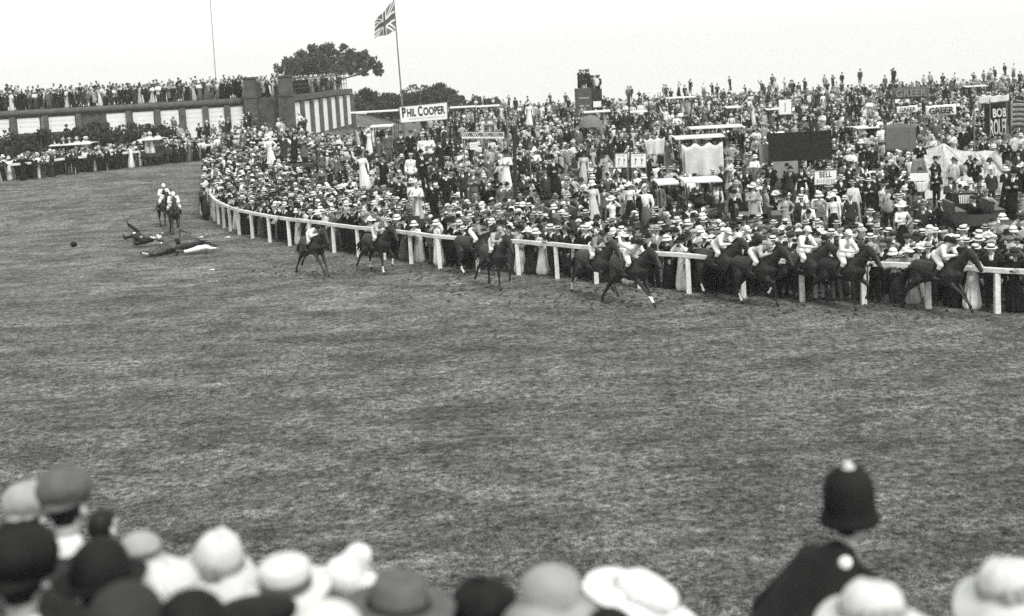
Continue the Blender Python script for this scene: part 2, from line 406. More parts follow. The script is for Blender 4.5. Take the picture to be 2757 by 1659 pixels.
# hats, origin where the hat sits on the head
def dome(r, z0, z1, k=6, top=0.0):
    return [(r * math.cos(R(90 * i / k)) if i < k else top, z0 + (z1 - z0) * math.sin(R(90 * i / k))) for i in range(k + 1)]
def hat_mesh(kind, n=28):
    mb = MB()
    if kind == 'boater':
        mb.lathe([(.09, -.012), (.165, -.008), (.168, -.002), (.165, .004), (.097, .006)], n)
        mb.lathe([(.0975, .004), (.0975, .05)], n, 1); mb.lathe([(.095, .05), (.094, .088), (.086, .094), (0, .095)], n, 0)
        m = [M_straw, M_black]
    elif kind == 'cap':
        mb.lathe([(.088, -.015), (.098, .005), (.135, .035), (.138, .05), (.118, .072), (.06, .084), (0, .086)], n, 0, 1.0, .95, lambda a, r: .012 * math.cos(a) * -r / .1)
        mb.lathe([(.085, -.012), (.12, -.016), (.148, -.022), (.12, -.010), (.09, .004)], n, 0, 1.05, .62)
        m = [M_tweed]
    elif kind == 'bowler':
        mb.lathe([(.085, -.012), (.125, -.016), (.145, .0), (.15, .008), (.144, .008), (.125, -.006), (.1, .0)], n, 0, 1.08, .92)
        mb.lathe([(.099, -.002), (.1, .025)], n, 1, 1.06, .9); mb.lathe([(.099, .024)] + dome(.099, .03, .125), n, 0, 1.06, .9)
        m = [M_felt, M_black]
    elif kind == 'trilby':
        mb.lathe([(.085, -.012), (.14, -.012), (.168, -.002), (.166, .005), (.13, -.003), (.098, .004)], n, 0, 1.08, .95)
        mb.lathe([(.098, .0), (.096, .034)], n, 1, 1.05, .9); mb.lathe([(.096, .033), (.088, .09), (.08, .118), (.055, .122), (.02, .098), (0, .094)], n, 0, 1.05, .85)
        m = [M_felt, M_black]
    elif kind == 'wide':
        wv = lambda a, r: (.03 * math.sin(2 * a + .6) + .012 * math.sin(5 * a)) * max(0, (r - .1) / .14)
        mb.lathe([(.09, -.012), (.17, -.012), (.245, -.022), (.248, -.016), (.17, .0), (.11, .008)], n + 8, 0, 1, 1, wv)
        mb.lathe([(.115, .004), (.118, .03)], n, 1); mb.lathe([(.117, .03), (.12, .07), (.105, .105), (.06, .125), (0, .128)], n, 0)
        mb.capsule((-.02, .1, .06), .045, (.05, .1, .10), .035, mi=1, n=8); mb.capsule((.05, .07, .09), .035, (-.06, -.03, .15), .03, mi=1, n=8)
        m = [M_straw, M_grey]
    elif kind == 'cloche':
        wv = lambda a, r: -.02 * max(0, (r - .1) / .09) + .006 * math.sin(3 * a)
        mb.lathe([(.1, -.02), (.15, -.03), (.19, -.045), (.192, -.038), (.15, -.012), (.115, .01)], n, 0, 1, 1, wv)
        mb.lathe([(.118, .008), (.12, .04)], n, 1); mb.lathe([(.12, .04)] + dome(.12, .045, .135), n, 0)
        m = [M_straw, M_dgrey]
    elif kind == 'topper':
        mb.lathe([(.085, -.012), (.13, -.012), (.15, .0), (.148, .006), (.12, .0), (.098, .004)], n, 0, 1.08, .92)
        mb.lathe([(.098, 0), (.098, .03)], n, 1); mb.lathe([(.098, .03), (.094, .09), (.102, .155), (.098, .16), (0, .162)], n, 0)
        m = [M_felt, M_black]
    elif kind == 'jockey':
        mb.lathe([(.098, -.03), (.104, .01)] + dome(.104, .015, .10), n, 0, 1.05, .95)
        mb.lathe([(.09, -.02), (.13, -.034), (.165, -.045), (.13, -.026), (.09, -.012)], n, 0, 1.05, .6); mb.lathe(dome(.014, .095, .112, 3), 8, 0)
        m = [M_white]
    elif kind == 'round':                     # a plain brimless crown
        wv = lambda a, r: .005 * math.cos(8 * a) + .007 * math.sin(2 * a + .5)
        mb.lathe([(.09, -.045), (.104, -.032), (.107, -.012), (.112, -.008), (.119, .015), (.121, .035), (.112, .068), (.09, .09), (.055, .104), (.02, .108), (0, .109)], n + 12, 0, 1.06, .96, wv)
        mb.lathe(dome(.013, .106, .118, 3), 10); mb.lathe([(.085, -.03), (.12, -.036), (.142, -.044), (.12, -.03), (.09, -.014)], n, 0, 1.05, .62)
        m = [M_tweed]
    elif kind == 'plainwide':
        wv = lambda a, r: (.022 * math.sin(2 * a + .9) + .010 * math.sin(3 * a)) * max(0, (r - .1) / .12) + .006 * math.sin(3 * a + 1) + .003 * math.sin(7 * a)
        mb.lathe([(.10, -.018), (.17, -.03), (.222, -.05), (.226, -.042)], n + 12, 1, 1, 1, wv)
        mb.lathe([(.226, -.042), (.215, -.034), (.190, -.018), (.165, -.006), (.134, .010)], n + 12, 0, 1, 1, wv); mb.lathe([(.134, .008), (.131, .022), (.127, .04)], n + 12, 1, 1, 1, wv)
        mb.lathe([(.126, .04), (.119, .066), (.104, .092), (.08, .108), (.045, .117), (0, .116)], n + 12, 0, 1, .95, wv)
        for k, (a_, q_) in enumerate(((2.6, .03), (2.9, .026), (3.2, .032), (3.5, .024))): mb.capsule((.135 * math.cos(a_), .135 * math.sin(a_), .03), q_, (.14 * math.cos(a_), .14 * math.sin(a_), .05), q_ * .8, n=8, mi=1)
        m = [M_white, M_grey]
    elif kind == 'helmet':                    # a policeman's tall helmet
        mb.lathe([(.098, -.05), (.122, -.066), (.130, -.072), (.131, -.062), (.122, -.035), (.118, -.02)], n + 12, 0, 1.10, .98)
        mb.lathe([(.119, -.022), (.118, .012)], n + 12, 1, 1.06, .96); mb.lathe([(.117, .012), (.117, .06), (.112, .105), (.098, .145), (.072, .172), (.04, .184), (.02, .186)], n + 12, 0, 1.06, .96)
        mb.lathe([(.034, .182), (.034, .190), (.020, .196), (.024, .204), (.016, .213), (0, .215)], 14, 2)  # top knob in a pale material: its highlight is put into the colour
        m = [M_felt, M_black, M_white]
    return mb.mesh('hat', m, True)
HATS = {k: hat_mesh(k) for k in ('boater', 'cap', 'bowler', 'trilby', 'wide', 'cloche', 'topper', 'jockey', 'helmet', 'round', 'plainwide')}
KIT = {}
for pn, p in POSES.items():
    KIT[pn] = dict(body=body_mesh('person', p), jacket=jacket_mesh('jacket', p), coat=jacket_mesh('coat', p, .42), trousers=trousers_mesh('trousers', p),
                   shirt=shirt_mesh('shirt', p), dress=dress_mesh('dress', p), blouse=dress_mesh('blouse', p, part='blouse'), skirt=dress_mesh('skirt', p, part='skirt'))
    KIT[pn]['lcoat'] = KIT[pn]['dress']
def hat_xf(p):
    M = Matrix.Rotation(p['hp'], 3, 'Y'); return p['hd'] + M @ V(-.005, 0, .066), p['hp']

G = {  # garments: name -> (words, value)
    'black': ('black', M_black), 'dark': ('dark grey', M_dgrey), 'grey': ('mid grey', M_grey), 'tweed': ('grey tweed', M_tweed),
    'light': ('light grey', M_light), 'cream': ('cream', M_cream), 'white': ('white', M_white)}
HATM = {'boater': [(M_straw, M_black)], 'cap': [(M_tweed, None), (M_dgrey, None), (M_light, None)], 'bowler': [(M_felt, M_black)], 'trilby': [(M_felt, M_black), (M_grey, M_black), (M_light, M_black)],
        'wide': [(M_straw, M_grey), (M_felt, M_black), (M_white, M_cream)], 'cloche': [(M_straw, M_dgrey), (M_white, M_light), (M_dgrey, M_black)], 'topper': [(M_felt, M_black)], 'helmet': [(M_felt, M_black)], 'round': [(M_tweed, None)], 'plainwide': [(M_white, M_grey)]}
HATW = {('boater', 0): 'straw boater', ('cap', 0): 'tweed cap', ('cap', 1): 'dark flat cap', ('cap', 2): 'pale flat cap', ('bowler', 0): 'black bowler', ('trilby', 0): 'dark felt hat',
        ('trilby', 1): 'grey felt hat', ('trilby', 2): 'pale felt hat', ('wide', 0): 'wide straw hat', ('wide', 1): 'wide dark hat', ('wide', 2): 'wide white hat', ('cloche', 0): 'domed straw hat',
        ('cloche', 1): 'domed white hat', ('cloche', 2): 'domed dark hat', ('topper', 0): 'top hat'}
def words(a):
    hatw = HATW[a['hat']] if a['hat'] else 'no hat'
    g = {'suit': f"{G[a['g1']][0]} suit", 'coat': f"long {G[a['g1']][0]} coat", 'dress': f"{G[a['g1']][0]} dress",
         'blouse': f"{G[a['g1']][0]} blouse and {G[a['g2']][0]} skirt", 'lcoat': f"long {G[a['g1']][0]} coat", 'smock': f"{G[a['g1']][0]} jacket and {G[a['g2']][0]} trousers"}[a['wear']]
    return ('woman' if a['sex'] == 'w' else 'man'), hatw, g
def draw(sexp=.33):
    a = {}
    if rng.random() < sexp:
        a['sex'] = 'w'; a['hat'] = [('wide', 0), ('wide', 1), ('wide', 2), ('cloche', 0), ('cloche', 1), ('cloche', 2), ('boater', 0)][rng.choice(7, p=[.2, .16, .18, .14, .16, .1, .06])]
        a['wear'] = ['dress', 'blouse', 'lcoat'][rng.choice(3, p=[.42, .33, .25])]
        if a['wear'] == 'dress': a['g1'] = ['white', 'cream', 'light', 'grey', 'dark', 'black'][rng.choice(6, p=[.42, .13, .10, .07, .10, .18])]
        elif a['wear'] == 'blouse': a['g1'] = ['white', 'cream'][rng.choice(2, p=[.7, .3])]; a['g2'] = ['black', 'dark', 'grey', 'light'][rng.choice(4)]
        else: a['g1'] = ['black', 'dark', 'grey', 'light', 'cream'][rng.choice(5, p=[.42, .22, .12, .12, .12])]
        a['g2'] = a.get('g2', 'black')
    else:
        a['sex'] = 'm'; a['hat'] = [('boater', 0), ('cap', 0), ('cap', 1), ('cap', 2), ('bowler', 0), ('trilby', 0), ('trilby', 1), ('trilby', 2), ('topper', 0)][rng.choice(9, p=[.27, .15, .13, .1, .17, .06, .06, .05, .01])]
        a['wear'] = ['suit', 'coat', 'smock'][rng.choice(3, p=[.8, .1, .1])]
        a['g1'] = ['black', 'dark', 'grey', 'tweed', 'light'][rng.choice(5, p=[.58, .25, .07, .06, .04])]
        a['g2'] = 'black'
        if a['wear'] == 'smock': a['g1'] = ['light', 'cream', 'white'][rng.choice(3, p=[.5, .25, .25])]; a['g2'] = ['dark', 'black', 'light'][rng.choice(3)]
    a['pose'] = ['stand', 'fold', 'brow', 'glass', 'hip', 'wave'][rng.choice(6, p=[.42, .22, .14, .11, .1, .01])]
    return a
def layers(a):
    """which clothes a figure wears: (kit key, material)"""
    g1, g2 = G[a['g1']][1], G[a['g2']][1]
    if a['wear'] == 'suit': return [('jacket', g1), ('trousers', g1), ('shirt', M_white)]
    if a['wear'] == 'smock': return [('jacket', g1), ('trousers', g2), ('shirt', M_white)]
    if a['wear'] == 'coat': return [('coat', g1), ('trousers', M_black), ('shirt', M_white)]
    if a['wear'] == 'dress': return [('dress', g1)]
    if a['wear'] == 'blouse': return [('blouse', g1), ('skirt', g2)]
    return [('lcoat', g1), ('shirt', M_white)]
def place_person(a, pos, rz, sc, label, cat, group=None, tilt=0.0):
    k = KIT[a['pose']]; p = POSES[a['pose']]
    o = link('person', k['body']); o.location = pos; o.rotation_euler = (tilt, 0, rz); o.scale = (sc,) * 3
    tag(o, label, cat, group)
    for key, m in layers(a):
        c = link('coat' if key == 'lcoat' else key, k[key], o); setmat(c, m)
        if key == 'shirt' and a['g1'] in ('white', 'cream'): setmat(c, M_cream)
    if a['hat']:
        l, hp = hat_xf(p); c = link('hat', HATS[a['hat'][0]], o, l); c.rotation_euler = (a.get('hr', 0), hp + a.get('ht', .06), 0); setmat(c, *HATM[a['hat'][0]][a['hat'][1]])
    return o

# low versions of the same figures for the far crowd, which is one mass
LOW = {}
for pn in POSES:
    kk = KIT[pn]; d = {}
    for key, nf in (('jacket', 90), ('coat', 90), ('trousers', 44), ('dress', 90), ('blouse', 70), ('skirt', 34), ('shirt', 16)):
        d[key] = lowpoly(kk[key], nf)
    d['lcoat'] = d['dress']
    hd = POSES[pn]['hd']; me = kk['body'].copy()
    import bmesh
    bm = bmesh.new(); bm.from_mesh(me)
    ws = POSES[pn]['wr']
    kill = [q for q in bm.verts if (q.co - hd).length > .175 and min((q.co - w).length for w in ws) > .12]
    bmesh.ops.delete(bm, geom=kill, context='VERTS'); bm.to_mesh(me); bm.free()
    d['body'] = lowpoly(me, 110); LOW[pn] = d
LOWH = {k: lowpoly(m, 56) for k, m in HATS.items()}
class Crowd:
    def __init__(s): s.V = []; s.Fc = []; s.C = []; s.n = 0
    def put(s, lp, M, T, cols):
        v, f, mi = lp; cols = np.asarray(cols)[np.minimum(mi, len(cols) - 1)]
        s.V.append(v @ M.T + T); s.Fc.append(f + s.n); s.C.append(cols); s.n += len(v)
    def person(s, a, pos, rz, sc):
        c, sn = math.cos(rz), math.sin(rz); lx, ly = rng.normal(0, .05, 2); M = np.array([[c, -sn, lx], [sn, c, ly], [0, 0, 1]]) * sc; T = np.array(pos, float)
        L = LOW[a['pose']]; val = lambda m: VAL[m.name] * rng.uniform(.75, 1.25)
        s.put(L['body'], M, T, [VAL['skin'] * rng.uniform(.6, 1.15), .012])
        for key, m in layers(a):
            x = val(m); s.put(L[key], M, T, [x, .012 if key == 'shirt' else x])
        if a['hat']:
            l, hp = hat_xf(POSES[a['pose']]); t = a.get('ht', .06); ct, st = math.cos(t), math.sin(t)
            Mh = M @ np.array([[ct, 0, st], [0, 1, 0], [-st, 0, ct]]); m1, m2 = HATM[a['hat'][0]][a['hat'][1]]
            s.put(LOWH[a['hat'][0]], Mh, T + M @ np.array(l), [val(m1), val(m2 or m1)])
    def build(s, name):
        v = np.concatenate(s.V); f = np.concatenate(s.Fc); c = np.clip(np.concatenate(s.C), .006, .82)
        me = bpy.data.meshes.new(name); me.vertices.add(len(v)); me.vertices.foreach_set('co', v.ravel().astype(np.float32))
        me.loops.add(len(f) * 3); me.loops.foreach_set('vertex_index', f.ravel().astype(np.int32))
        me.polygons.add(len(f)); me.polygons.foreach_set('loop_start', np.arange(0, len(f) * 3, 3, dtype=np.int32))
        me.polygons.foreach_set('use_smooth', np.ones(len(f), bool)); me.update(calc_edges=True)
        at_ = me.attributes.new('cloth', 'FLOAT', 'FACE'); at_.data.foreach_set('value', c.astype(np.float32))
        m = bpy.data.materials.new('crowd_clothes'); m.use_nodes = True; n = m.node_tree; b = n.nodes['Principled BSDF']; b.inputs['Roughness'].default_value = .9
        b.inputs['Specular IOR Level'].default_value = .2
        q = n.nodes.new('ShaderNodeAttribute'); q.attribute_name = 'cloth'; n.links.new(q.outputs['Fac'], b.inputs['Base Color']); me.materials.append(m)
        return link(name, me)
VAL = {'skin': .40, 'dark_hair': 0.012, 'white_cloth': .76, 'cream_cloth': .55, 'light_grey_cloth': .32, 'grey_cloth': 0.11, 'dark_grey_cloth': 0.034, 'black_cloth': 0.0095,
       'pale_straw': .64, 'dark_felt': 0.009, 'grey_tweed': .13}
CROWD = Crowd()
PEOPLE = []      # every spectator before the split into persons and crowd
def want(a, pos, rz, sc, size, where):
    PEOPLE.append(dict(a=a, pos=tuple(pos), rz=rz, sc=sc, size=size, where=where))
def face_cam(x, y, j=.5): return math.atan2(-y, -x) + rng.normal(0, j)

# ---------------------------------------------------------------- the setting: one sheet of ground, turf
def axis(segs):
    out = []
    for a, b, st in segs: out += list(np.arange(a, b, st))
    return np.array(sorted(set(np.round(out + [segs[-1][1]], 4))))
gx = axis([(-1200, -300, 100), (-300, -70, 12), (-70, 70, .8), (70, 300, 12), (300, 1200, 100)])
gy = axis([(-60, 0, 5), (0, 16, .5), (16, 80, .8), (80, 180, 2), (180, 400, 20), (400, 1300, 100)])
X, Y = np.meshgrid(gx, gy); Z = H(X, Y); nx = len(gx)
gm = MB(); gm.v = [tuple(p) for p in np.stack([X.ravel(), Y.ravel(), Z.ravel()], 1)]
gm.f = [(j * nx + i, j * nx + i + 1, (j + 1) * nx + i + 1, (j + 1) * nx + i) for j in range(len(gy) - 1) for i in range(nx - 1)]; gm.m = [0] * len(gm.f)
tag(gm.build('ground', M_turf, None, True), 'worn grass of the racecourse and the hill beyond', 'ground', None, 'structure')

# the running rail's line on the ground, from the bend to the right edge
base = [(571, 585), (607, 615), (660, 637), (781, 662), (975, 692), (1123, 712), (1204, 725), (1414, 741), (1612, 764), (1853, 790), (2280, 817), (2450, 827), (2619, 839)]
ctrl = [V(-8, 99), V(-15.2, 94), V(-18.5, 88), V(-19.2, 82), V(-18.2, 76), V(-16.85, 70)] + [gp(*p).xy for p in base] + [V(15.0, 29.9), V(18.5, 27.6)]
def spline(c, n=24):
    out = []
    for i in range(len(c) - 1):
        p0, p1, p2, p3 = c[max(i - 1, 0)], c[i], c[i + 1], c[min(i + 2, len(c) - 1)]
        for k in range(n):
            t = k / n; out.append(.5 * ((2 * p1) + (p2 - p0) * t + (2 * p0 - 5 * p1 + 4 * p2 - p3) * t * t + (3 * p1 - p0 - 3 * p2 + p3) * t ** 3))
    return out + [c[-1]]
RL = np.array([tuple(p) for p in spline(ctrl)])
for _ in range(60): RL[1:-1] = .25 * RL[:-2] + .5 * RL[1:-1] + .25 * RL[2:]
RS = np.concatenate([[0], np.cumsum(np.linalg.norm(np.diff(RL, axis=0), axis=1))])
def rail_pt(s): return np.array([np.interp(s, RS, RL[:, 0]), np.interp(s, RS, RL[:, 1])])
def rail_tan(s): t = rail_pt(s + .2) - rail_pt(s - .2); return t / np.linalg.norm(t)
def rail_nrm(s): t = rail_tan(s); return np.array([-t[1], t[0]])      # towards the crowd
def rail_s(px):                                                       # arc length where the rail's foot shows at this pixel column
    ss_ = np.linspace(12, RS[-1], 900); q = project([(*rail_pt(a), 0) for a in ss_])[:, 0]
    ok = ss_ > 30; return float(ss_[ok][np.argmin(np.abs(q[ok] - px))])
def build_rail(name, pts, label, post_s, board=.125, hgt=1.14, pw=.14):
    root = empty(name, (float(pts[0][0]), float(pts[0][1]), h(*pts[0])), 0, label, 'fence'); o = root.location.copy()
    mb = MB(); n = len(pts); P = [V(p[0], p[1], h(*p) + hgt) - o for p in pts]
    for i in range(n):
        d = (P[min(i + 1, n - 1)] - P[max(i - 1, 0)]).normalized(); w = V(-d.y, d.x, 0).normalized(); b = len(mb.v)
        wob = .006 * math.sin(i * 1.7)
        mb.v += [tuple(P[i] + w * a + V(0, 0, c + wob)) for a, c in ((-.06, -board / 2), (-.06, board / 2 - .012), (-.048, board / 2), (.048, board / 2), (.06, board / 2 - .012), (.06, -board / 2))]
        if i: mb.f += [(b - 6 + k, b - 6 + (k + 1) % 6, b + (k + 1) % 6, b + k) for k in range(6)]
    mb.f += [(0, 1, 2, 3, 4, 5), tuple(len(mb.v) - 1 - k for k in range(6))]; mb.m = [0] * len(mb.f)
    mb.build('rail_board', M_paint, root)
    for x, y, a in post_s:
        pm = MB(); z = h(x, y); t = random.uniform(-.012, .012)
        pm.tube([V(x, y, z - .1) - o, V(x, y, z + .4) - o, V(x + t, y, z + hgt - .082) - o], [pw * .72, pw * .70, pw * .66], 4)
        q = pm.build('post', M_paint, root)
    return root
s0 = rail_s(1853); step = (rail_s(2619) - s0) / 4.5
ps = [s0 + step * k * .97 for k in range(-40, 6)]
posts = [(*rail_pt(s), 0) for s in ps if 8 < s < RS[-1] - .3]
build_rail('running_rail', [rail_pt(s) for s in np.arange(6, RS[-1], .45)], 'white painted running rail curving round the bend in front of the crowd', posts)
# outer rail on the far side of the bend
fc = [V(-60, 79), V(-47, 82.0), V(-34.6, 84.6), V(-32.7, 85.2), V(-28.06, 90.3), V(-23.0, 94.9), V(-17.5, 99.5), V(-11, 103)]
FL = np.array([tuple(p) for p in spline(fc)]); FS = np.concatenate([[0], np.cumsum(np.linalg.norm(np.diff(FL, axis=0), axis=1))])
def far_pt(s): return np.array([np.interp(s, FS, FL[:, 0]), np.interp(s, FS, FL[:, 1])])
build_rail('outer_rail', [far_pt(s) for s in np.arange(12, FS[-1], 1)], 'distant white rail at the far left below the posters', [(*far_pt(s), 0) for s in np.arange(13, FS[-1], 2.6)], .15, 1.1, .15)

# grass that stands up, nearest the camera
def build_grass():
    N = 85000; yy = 13.2 + (rng.random(N) ** 1.5) * 24; xx = (rng.random(N) - .5) * 2 * (.45 * yy + 1.5)
    k = 4; bx = np.repeat(xx, k) + rng.normal(0, .02, N * k); by = np.repeat(yy, k) + rng.normal(0, .02, N * k)
    pat = .5 + .5 * np.sin(bx * 1.1 + 2 * np.sin(by * .9)) * np.sin(by * 2.3 + bx * .3)
    hh = rng.uniform(.015, .045, N * k) * (.5 + .8 * pat); a = rng.uniform(0, 6.28, N * k); w = rng.uniform(.003, .008, N * k)
    z = H(bx, by); lx = rng.normal(0, .6, N * k) * hh; ly = rng.normal(0, .6, N * k) * hh
    p0 = np.stack([bx - np.cos(a) * w, by - np.sin(a) * w, z - .004], 1); p1 = np.stack([bx + np.cos(a) * w, by + np.sin(a) * w, z - .004], 1); p2 = np.stack([bx + lx, by + ly, z + hh], 1)
    v = np.stack([p0, p1, p2], 1).reshape(-1, 3); n = N * k
    me = bpy.data.meshes.new('grass'); me.vertices.add(n * 3); me.vertices.foreach_set('co', v.ravel().astype(np.float32)); me.loops.add(n * 3)
    me.loops.foreach_set('vertex_index', np.arange(n * 3, dtype=np.int32)); me.polygons.add(n); me.polygons.foreach_set('loop_start', np.arange(0, n * 3, 3, dtype=np.int32))
    me.update(calc_edges=True); me.materials.append(M_blade); tag(link('grass', me), 'short trampled grass blades on the near part of the course', 'grass', None, 'stuff')
build_grass()

# ---------------------------------------------------------------- the poster wall on the left
WALL_Y = 110.0
def wall_x(px): return at(px, 300, WALL_Y).x
WZ = 5.25
def build_wall():
    x0, x1, xb = -62.0, wall_x(676), wall_x(782)
    root = empty('poster_wall', ((x0 + xb) / 2, WALL_Y, h(-35, WALL_Y)), 0, 'long brick wall hung with white posters, people standing along its top', 'wall'); o = root.location.copy()
    def L(x, y, z): return V(x, y, z) - o
    zb = .6
    mb = MB(); mb.box(L((x0 + x1) / 2, WALL_Y + 2.5, (zb + WZ - .5) / 2), (x1 - x0, 5, WZ - .5 - zb)); mb.build('wall', M_brick, root)
    mb = MB(); mb.tube([L(x0, WALL_Y - .12, WZ - .25), L(x1 - .8, WALL_Y - .12, WZ - .25)], .27, 10); mb.box(L((x0 + x1) / 2, WALL_Y + 2.6, WZ - .25), (x1 - x0, 5.1, .48))
    mb.build('coping', M_stone, root, True)
    # pilasters and posters (pixel columns of the photograph give the spacing)
    pil = [-175, -90, 34, 122, 213, 348, 425, 493, 555, 614, 664]
    for px in pil:
        x = wall_x(px); m = MB(); m.box(L(x, WALL_Y - .17, (zb + WZ - .55) / 2), (.48, .33, WZ - .55 - zb)); m.build('pilaster', M_stone, root)
    pan = [(-160, -105), (-75, 22), (44, 104), (110, 200), (286, 342), (357, 413), (428, 481), (497, 546), (560, 604), (617, 659)]
    for a, b in pan:
        xa, xc = wall_x(a), wall_x(b); m = MB(); low = b < 250; z1 = WZ - .72; z0 = 3.2 if low and a > 0 else 1.4
        m.box(L((xa + xc) / 2, WALL_Y - .03, (z0 + z1) / 2), (xc - xa, .05, z1 - z0)); q = m.build('poster_panel', M_poster, root)
        m = MB(); rr = random.Random(int(a)); zz = z1 - .35
        while zz > z1 - (1.0 if low else 1.4):
            xx = xa + .2
            while xx < xc - .2:
                w = rr.uniform(.05, .14); m.box(L(xx + w / 2, WALL_Y - .058, zz), (w, .006, .16 if low else .1)); xx += w + rr.uniform(.03, .12)
            zz -= .4
        m.build('faded_print', M_faded, q)
    # two taller piers
    for px, w in ((681, 1.5), (776, 1.7)):
        x = wall_x(px); yy = WALL_Y - (.3 if px < 700 else .5)
        m = MB(); m.box(L(x, yy, (zb + WZ) / 2), (w * .74, 1.0, WZ - zb)); m.box(L(x, yy, WZ + .04), (w * .86, 1.16, .12)); m.box(L(x, yy, WZ + .86), (w * .66, .9, 1.55)); m.box(L(x, yy, WZ + 1.72), (w * .84, 1.08, .17))
        m.build('pier', M_brick, root)
    # the wall between the piers and the wing that turns away
    xa = wall_x(676); m = MB(); m.box(L((xa + xb) / 2, WALL_Y + 2.2, (zb + WZ - .3) / 2), (xb - xa, 4.2, WZ - .3 - zb)); m.build('wall', M_brick, root)
    E = at(944, 285, 134.0); A = V(xb, WALL_Y, 0); B = V(E.x, 134, 0); n = 7; u = (B - A); ln = u.length; u = u / ln; w = V(-u.y, u.x, 0)
    rot = Matrix.Rotation(math.atan2(u.y, u.x), 3, 'Z')
    m = MB(); c = (A + B) / 2; m.box(L(c.x + w.x * 2, c.y + w.y * 2, (zb + WZ - .55) / 2), (ln, 4, WZ - .55 - zb), rot=rot); m.build('wall', M_brick, root)
    m = MB(); m.box(L(c.x + w.x * 1.9, c.y + w.y * 1.9, WZ - .30), (ln, 4.4, .46), rot=rot); m.build('coping', M_stone, root)
    for k in range(n + 1):
        p = A + u * (ln * k / n); m = MB(); m.box(L(p.x - w.x * .15, p.y - w.y * .15, (zb + WZ - .6) / 2), (.55, .4, WZ - .6 - zb), rot=rot); m.build('pilaster', M_stone, root)
        if k < n:
            p = A + u * (ln * (k + .5) / n); m = MB(); m.box(L(p.x - w.x * .03, p.y - w.y * .03, (1.4 + WZ - .7) / 2), (ln / n - .75, .06, WZ - 2.1), rot=rot); m.build('poster_panel', M_poster, root)
    rl = MB()
    for k in range(22):
        p = A + u * (ln * k / 21) + w * .3; rl.tube([L(p.x, p.y, WZ - .1), L(p.x, p.y, WZ + 1.25)], .035, 5)
    for z in (.5, .9, 1.25): rl.tube([L(A.x + w.x * .3, A.y + w.y * .3, WZ + z), L(B.x + w.x * .3, B.y + w.y * .3, WZ + z)], .03, 5)
    rl.build('railing', M_iron, root)
    return A, u, w, ln
M_faded = mat('faded_print', .62, .9, .1, 3)
WA, WU, WW, WLN = build_wall()

# ---------------------------------------------------------------- trees, shrubs
def foliage(mb, centres, per, size, rnd, flat=.75):
    for c, r in centres:
        for _ in range(per):
            d = Vector((rnd.gauss(0, 1), rnd.gauss(0, 1), rnd.gauss(0, 1))).normalized() * (r * rnd.random() ** .45); d.z *= flat
            p = c + d; a = Vector((rnd.gauss(0, 1), rnd.gauss(0, 1), rnd.gauss(0, .7))).normalized(); b = a.orthogonal().normalized(); b.rotate(Matrix.Rotation(rnd.random() * 6.28, 3, a))
            s = size * rnd.uniform(.6, 1.3); t = a.cross(b)
            mb.add([p - b * s, p + t * s * .55, p + b * s, p - t * s * .55], [(0, 1, 2, 3)])
def tree(name, base_, hgt, wid, label, seed, trunk_h=.4, size=.22, per=70, clumps=70, domeshape=False, material=None, cat='tree', group=None, lop=0):
    rnd = random.Random(seed); root = empty(name, base_, 0, label, cat, group); cs = []; tm = MB()
    th = hgt * trunk_h; tm.tube([(0, 0, -.3), (.05, 0, th * .5), (0, 0, th), (.1, 0, hgt * .7)], [wid * .035, wid * .028, wid * .024, wid * .008], 9)
    tries = 0
    while len(cs) < clumps and tries < 6000:
        tries += 1; x, y = rnd.uniform(-1, 1), rnd.uniform(-1, 1); rr = math.hypot(x, y)
        if rr > 1: continue
        zt = math.sqrt(max(0, 1 - rr * rr))
        if domeshape:
            lo = trunk_h + .02 + .10 * (1 - rr) + .05 * rnd.random(); top = trunk_h + .12 + (.86 - trunk_h) * zt ** .9
            z = lo + (top - lo) * (rnd.random() ** .55); r = wid * rnd.uniform(.026, .06)
        else:
            lo = trunk_h; z = lo + (.9 - lo) * zt * rnd.random() ** .6 + (0 if rr < .8 else -.05); r = wid * rnd.uniform(.07, .14)
        c = Vector((x * wid / 2 * (.98 if domeshape else .9) + lop * (z - .5), y * wid / 2 * .9, z * hgt)); cs.append((c, r))
    for c, r in cs[::3]:
        if math.hypot(c.x, c.y) > .33 * wid: continue
        m = Vector((c.x * .4, c.y * .4, th + (c.z - th) * .5)); tm.tube([(0, 0, th * .9), m, c], [wid * .014, wid * .008, wid * .003], 5)
    tm.build('trunk', M_bark, root, True); fm = MB(); foliage(fm, cs, per, size, rnd); fm.build('crown', material or M_leaf, root)
    return root
b = at(893, 240, 168); tree('oak_tree', (b.x - .3, 168, h(b.x, 168)), 10.75 - h(b.x, 168) + .15, 14.4, 'large broad domed tree rising behind the wall, sky showing through its crown', 3, .44, .26, 42, 200, True)
for i, (px, top, Yd, w, lab) in enumerate([(985, 236, 172, 6.5, 'dark rounded tree just right of the big domed tree'), (1050, 244, 178, 6, 'low dark tree left of the flag pole'), (1108, 226, 175, 6.5, 'dark tree directly behind the flag pole'),
        (1165, 214, 170, 7.5, 'tallest rounded tree above the large bookmaker board'), (1205, 236, 176, 6, 'dark tree sloping down right of the large bookmaker board'), (1272, 254, 185, 4.2, 'small thin tree left of the white awnings skyline'), (1330, 258, 190, 4.0, 'small ragged tree above the white awning'), (950, 262, 165, 5, 'low dark tree at the end of the poster wall')]):
    t = at(px, top, Yd); g = h(t.x, Yd); tree('tree', (t.x, Yd, g), t.z - g, w, lab, 20 + i, .2, .22, 60, 75, False, M_leafd, 'tree', 'dark trees behind the crowd')
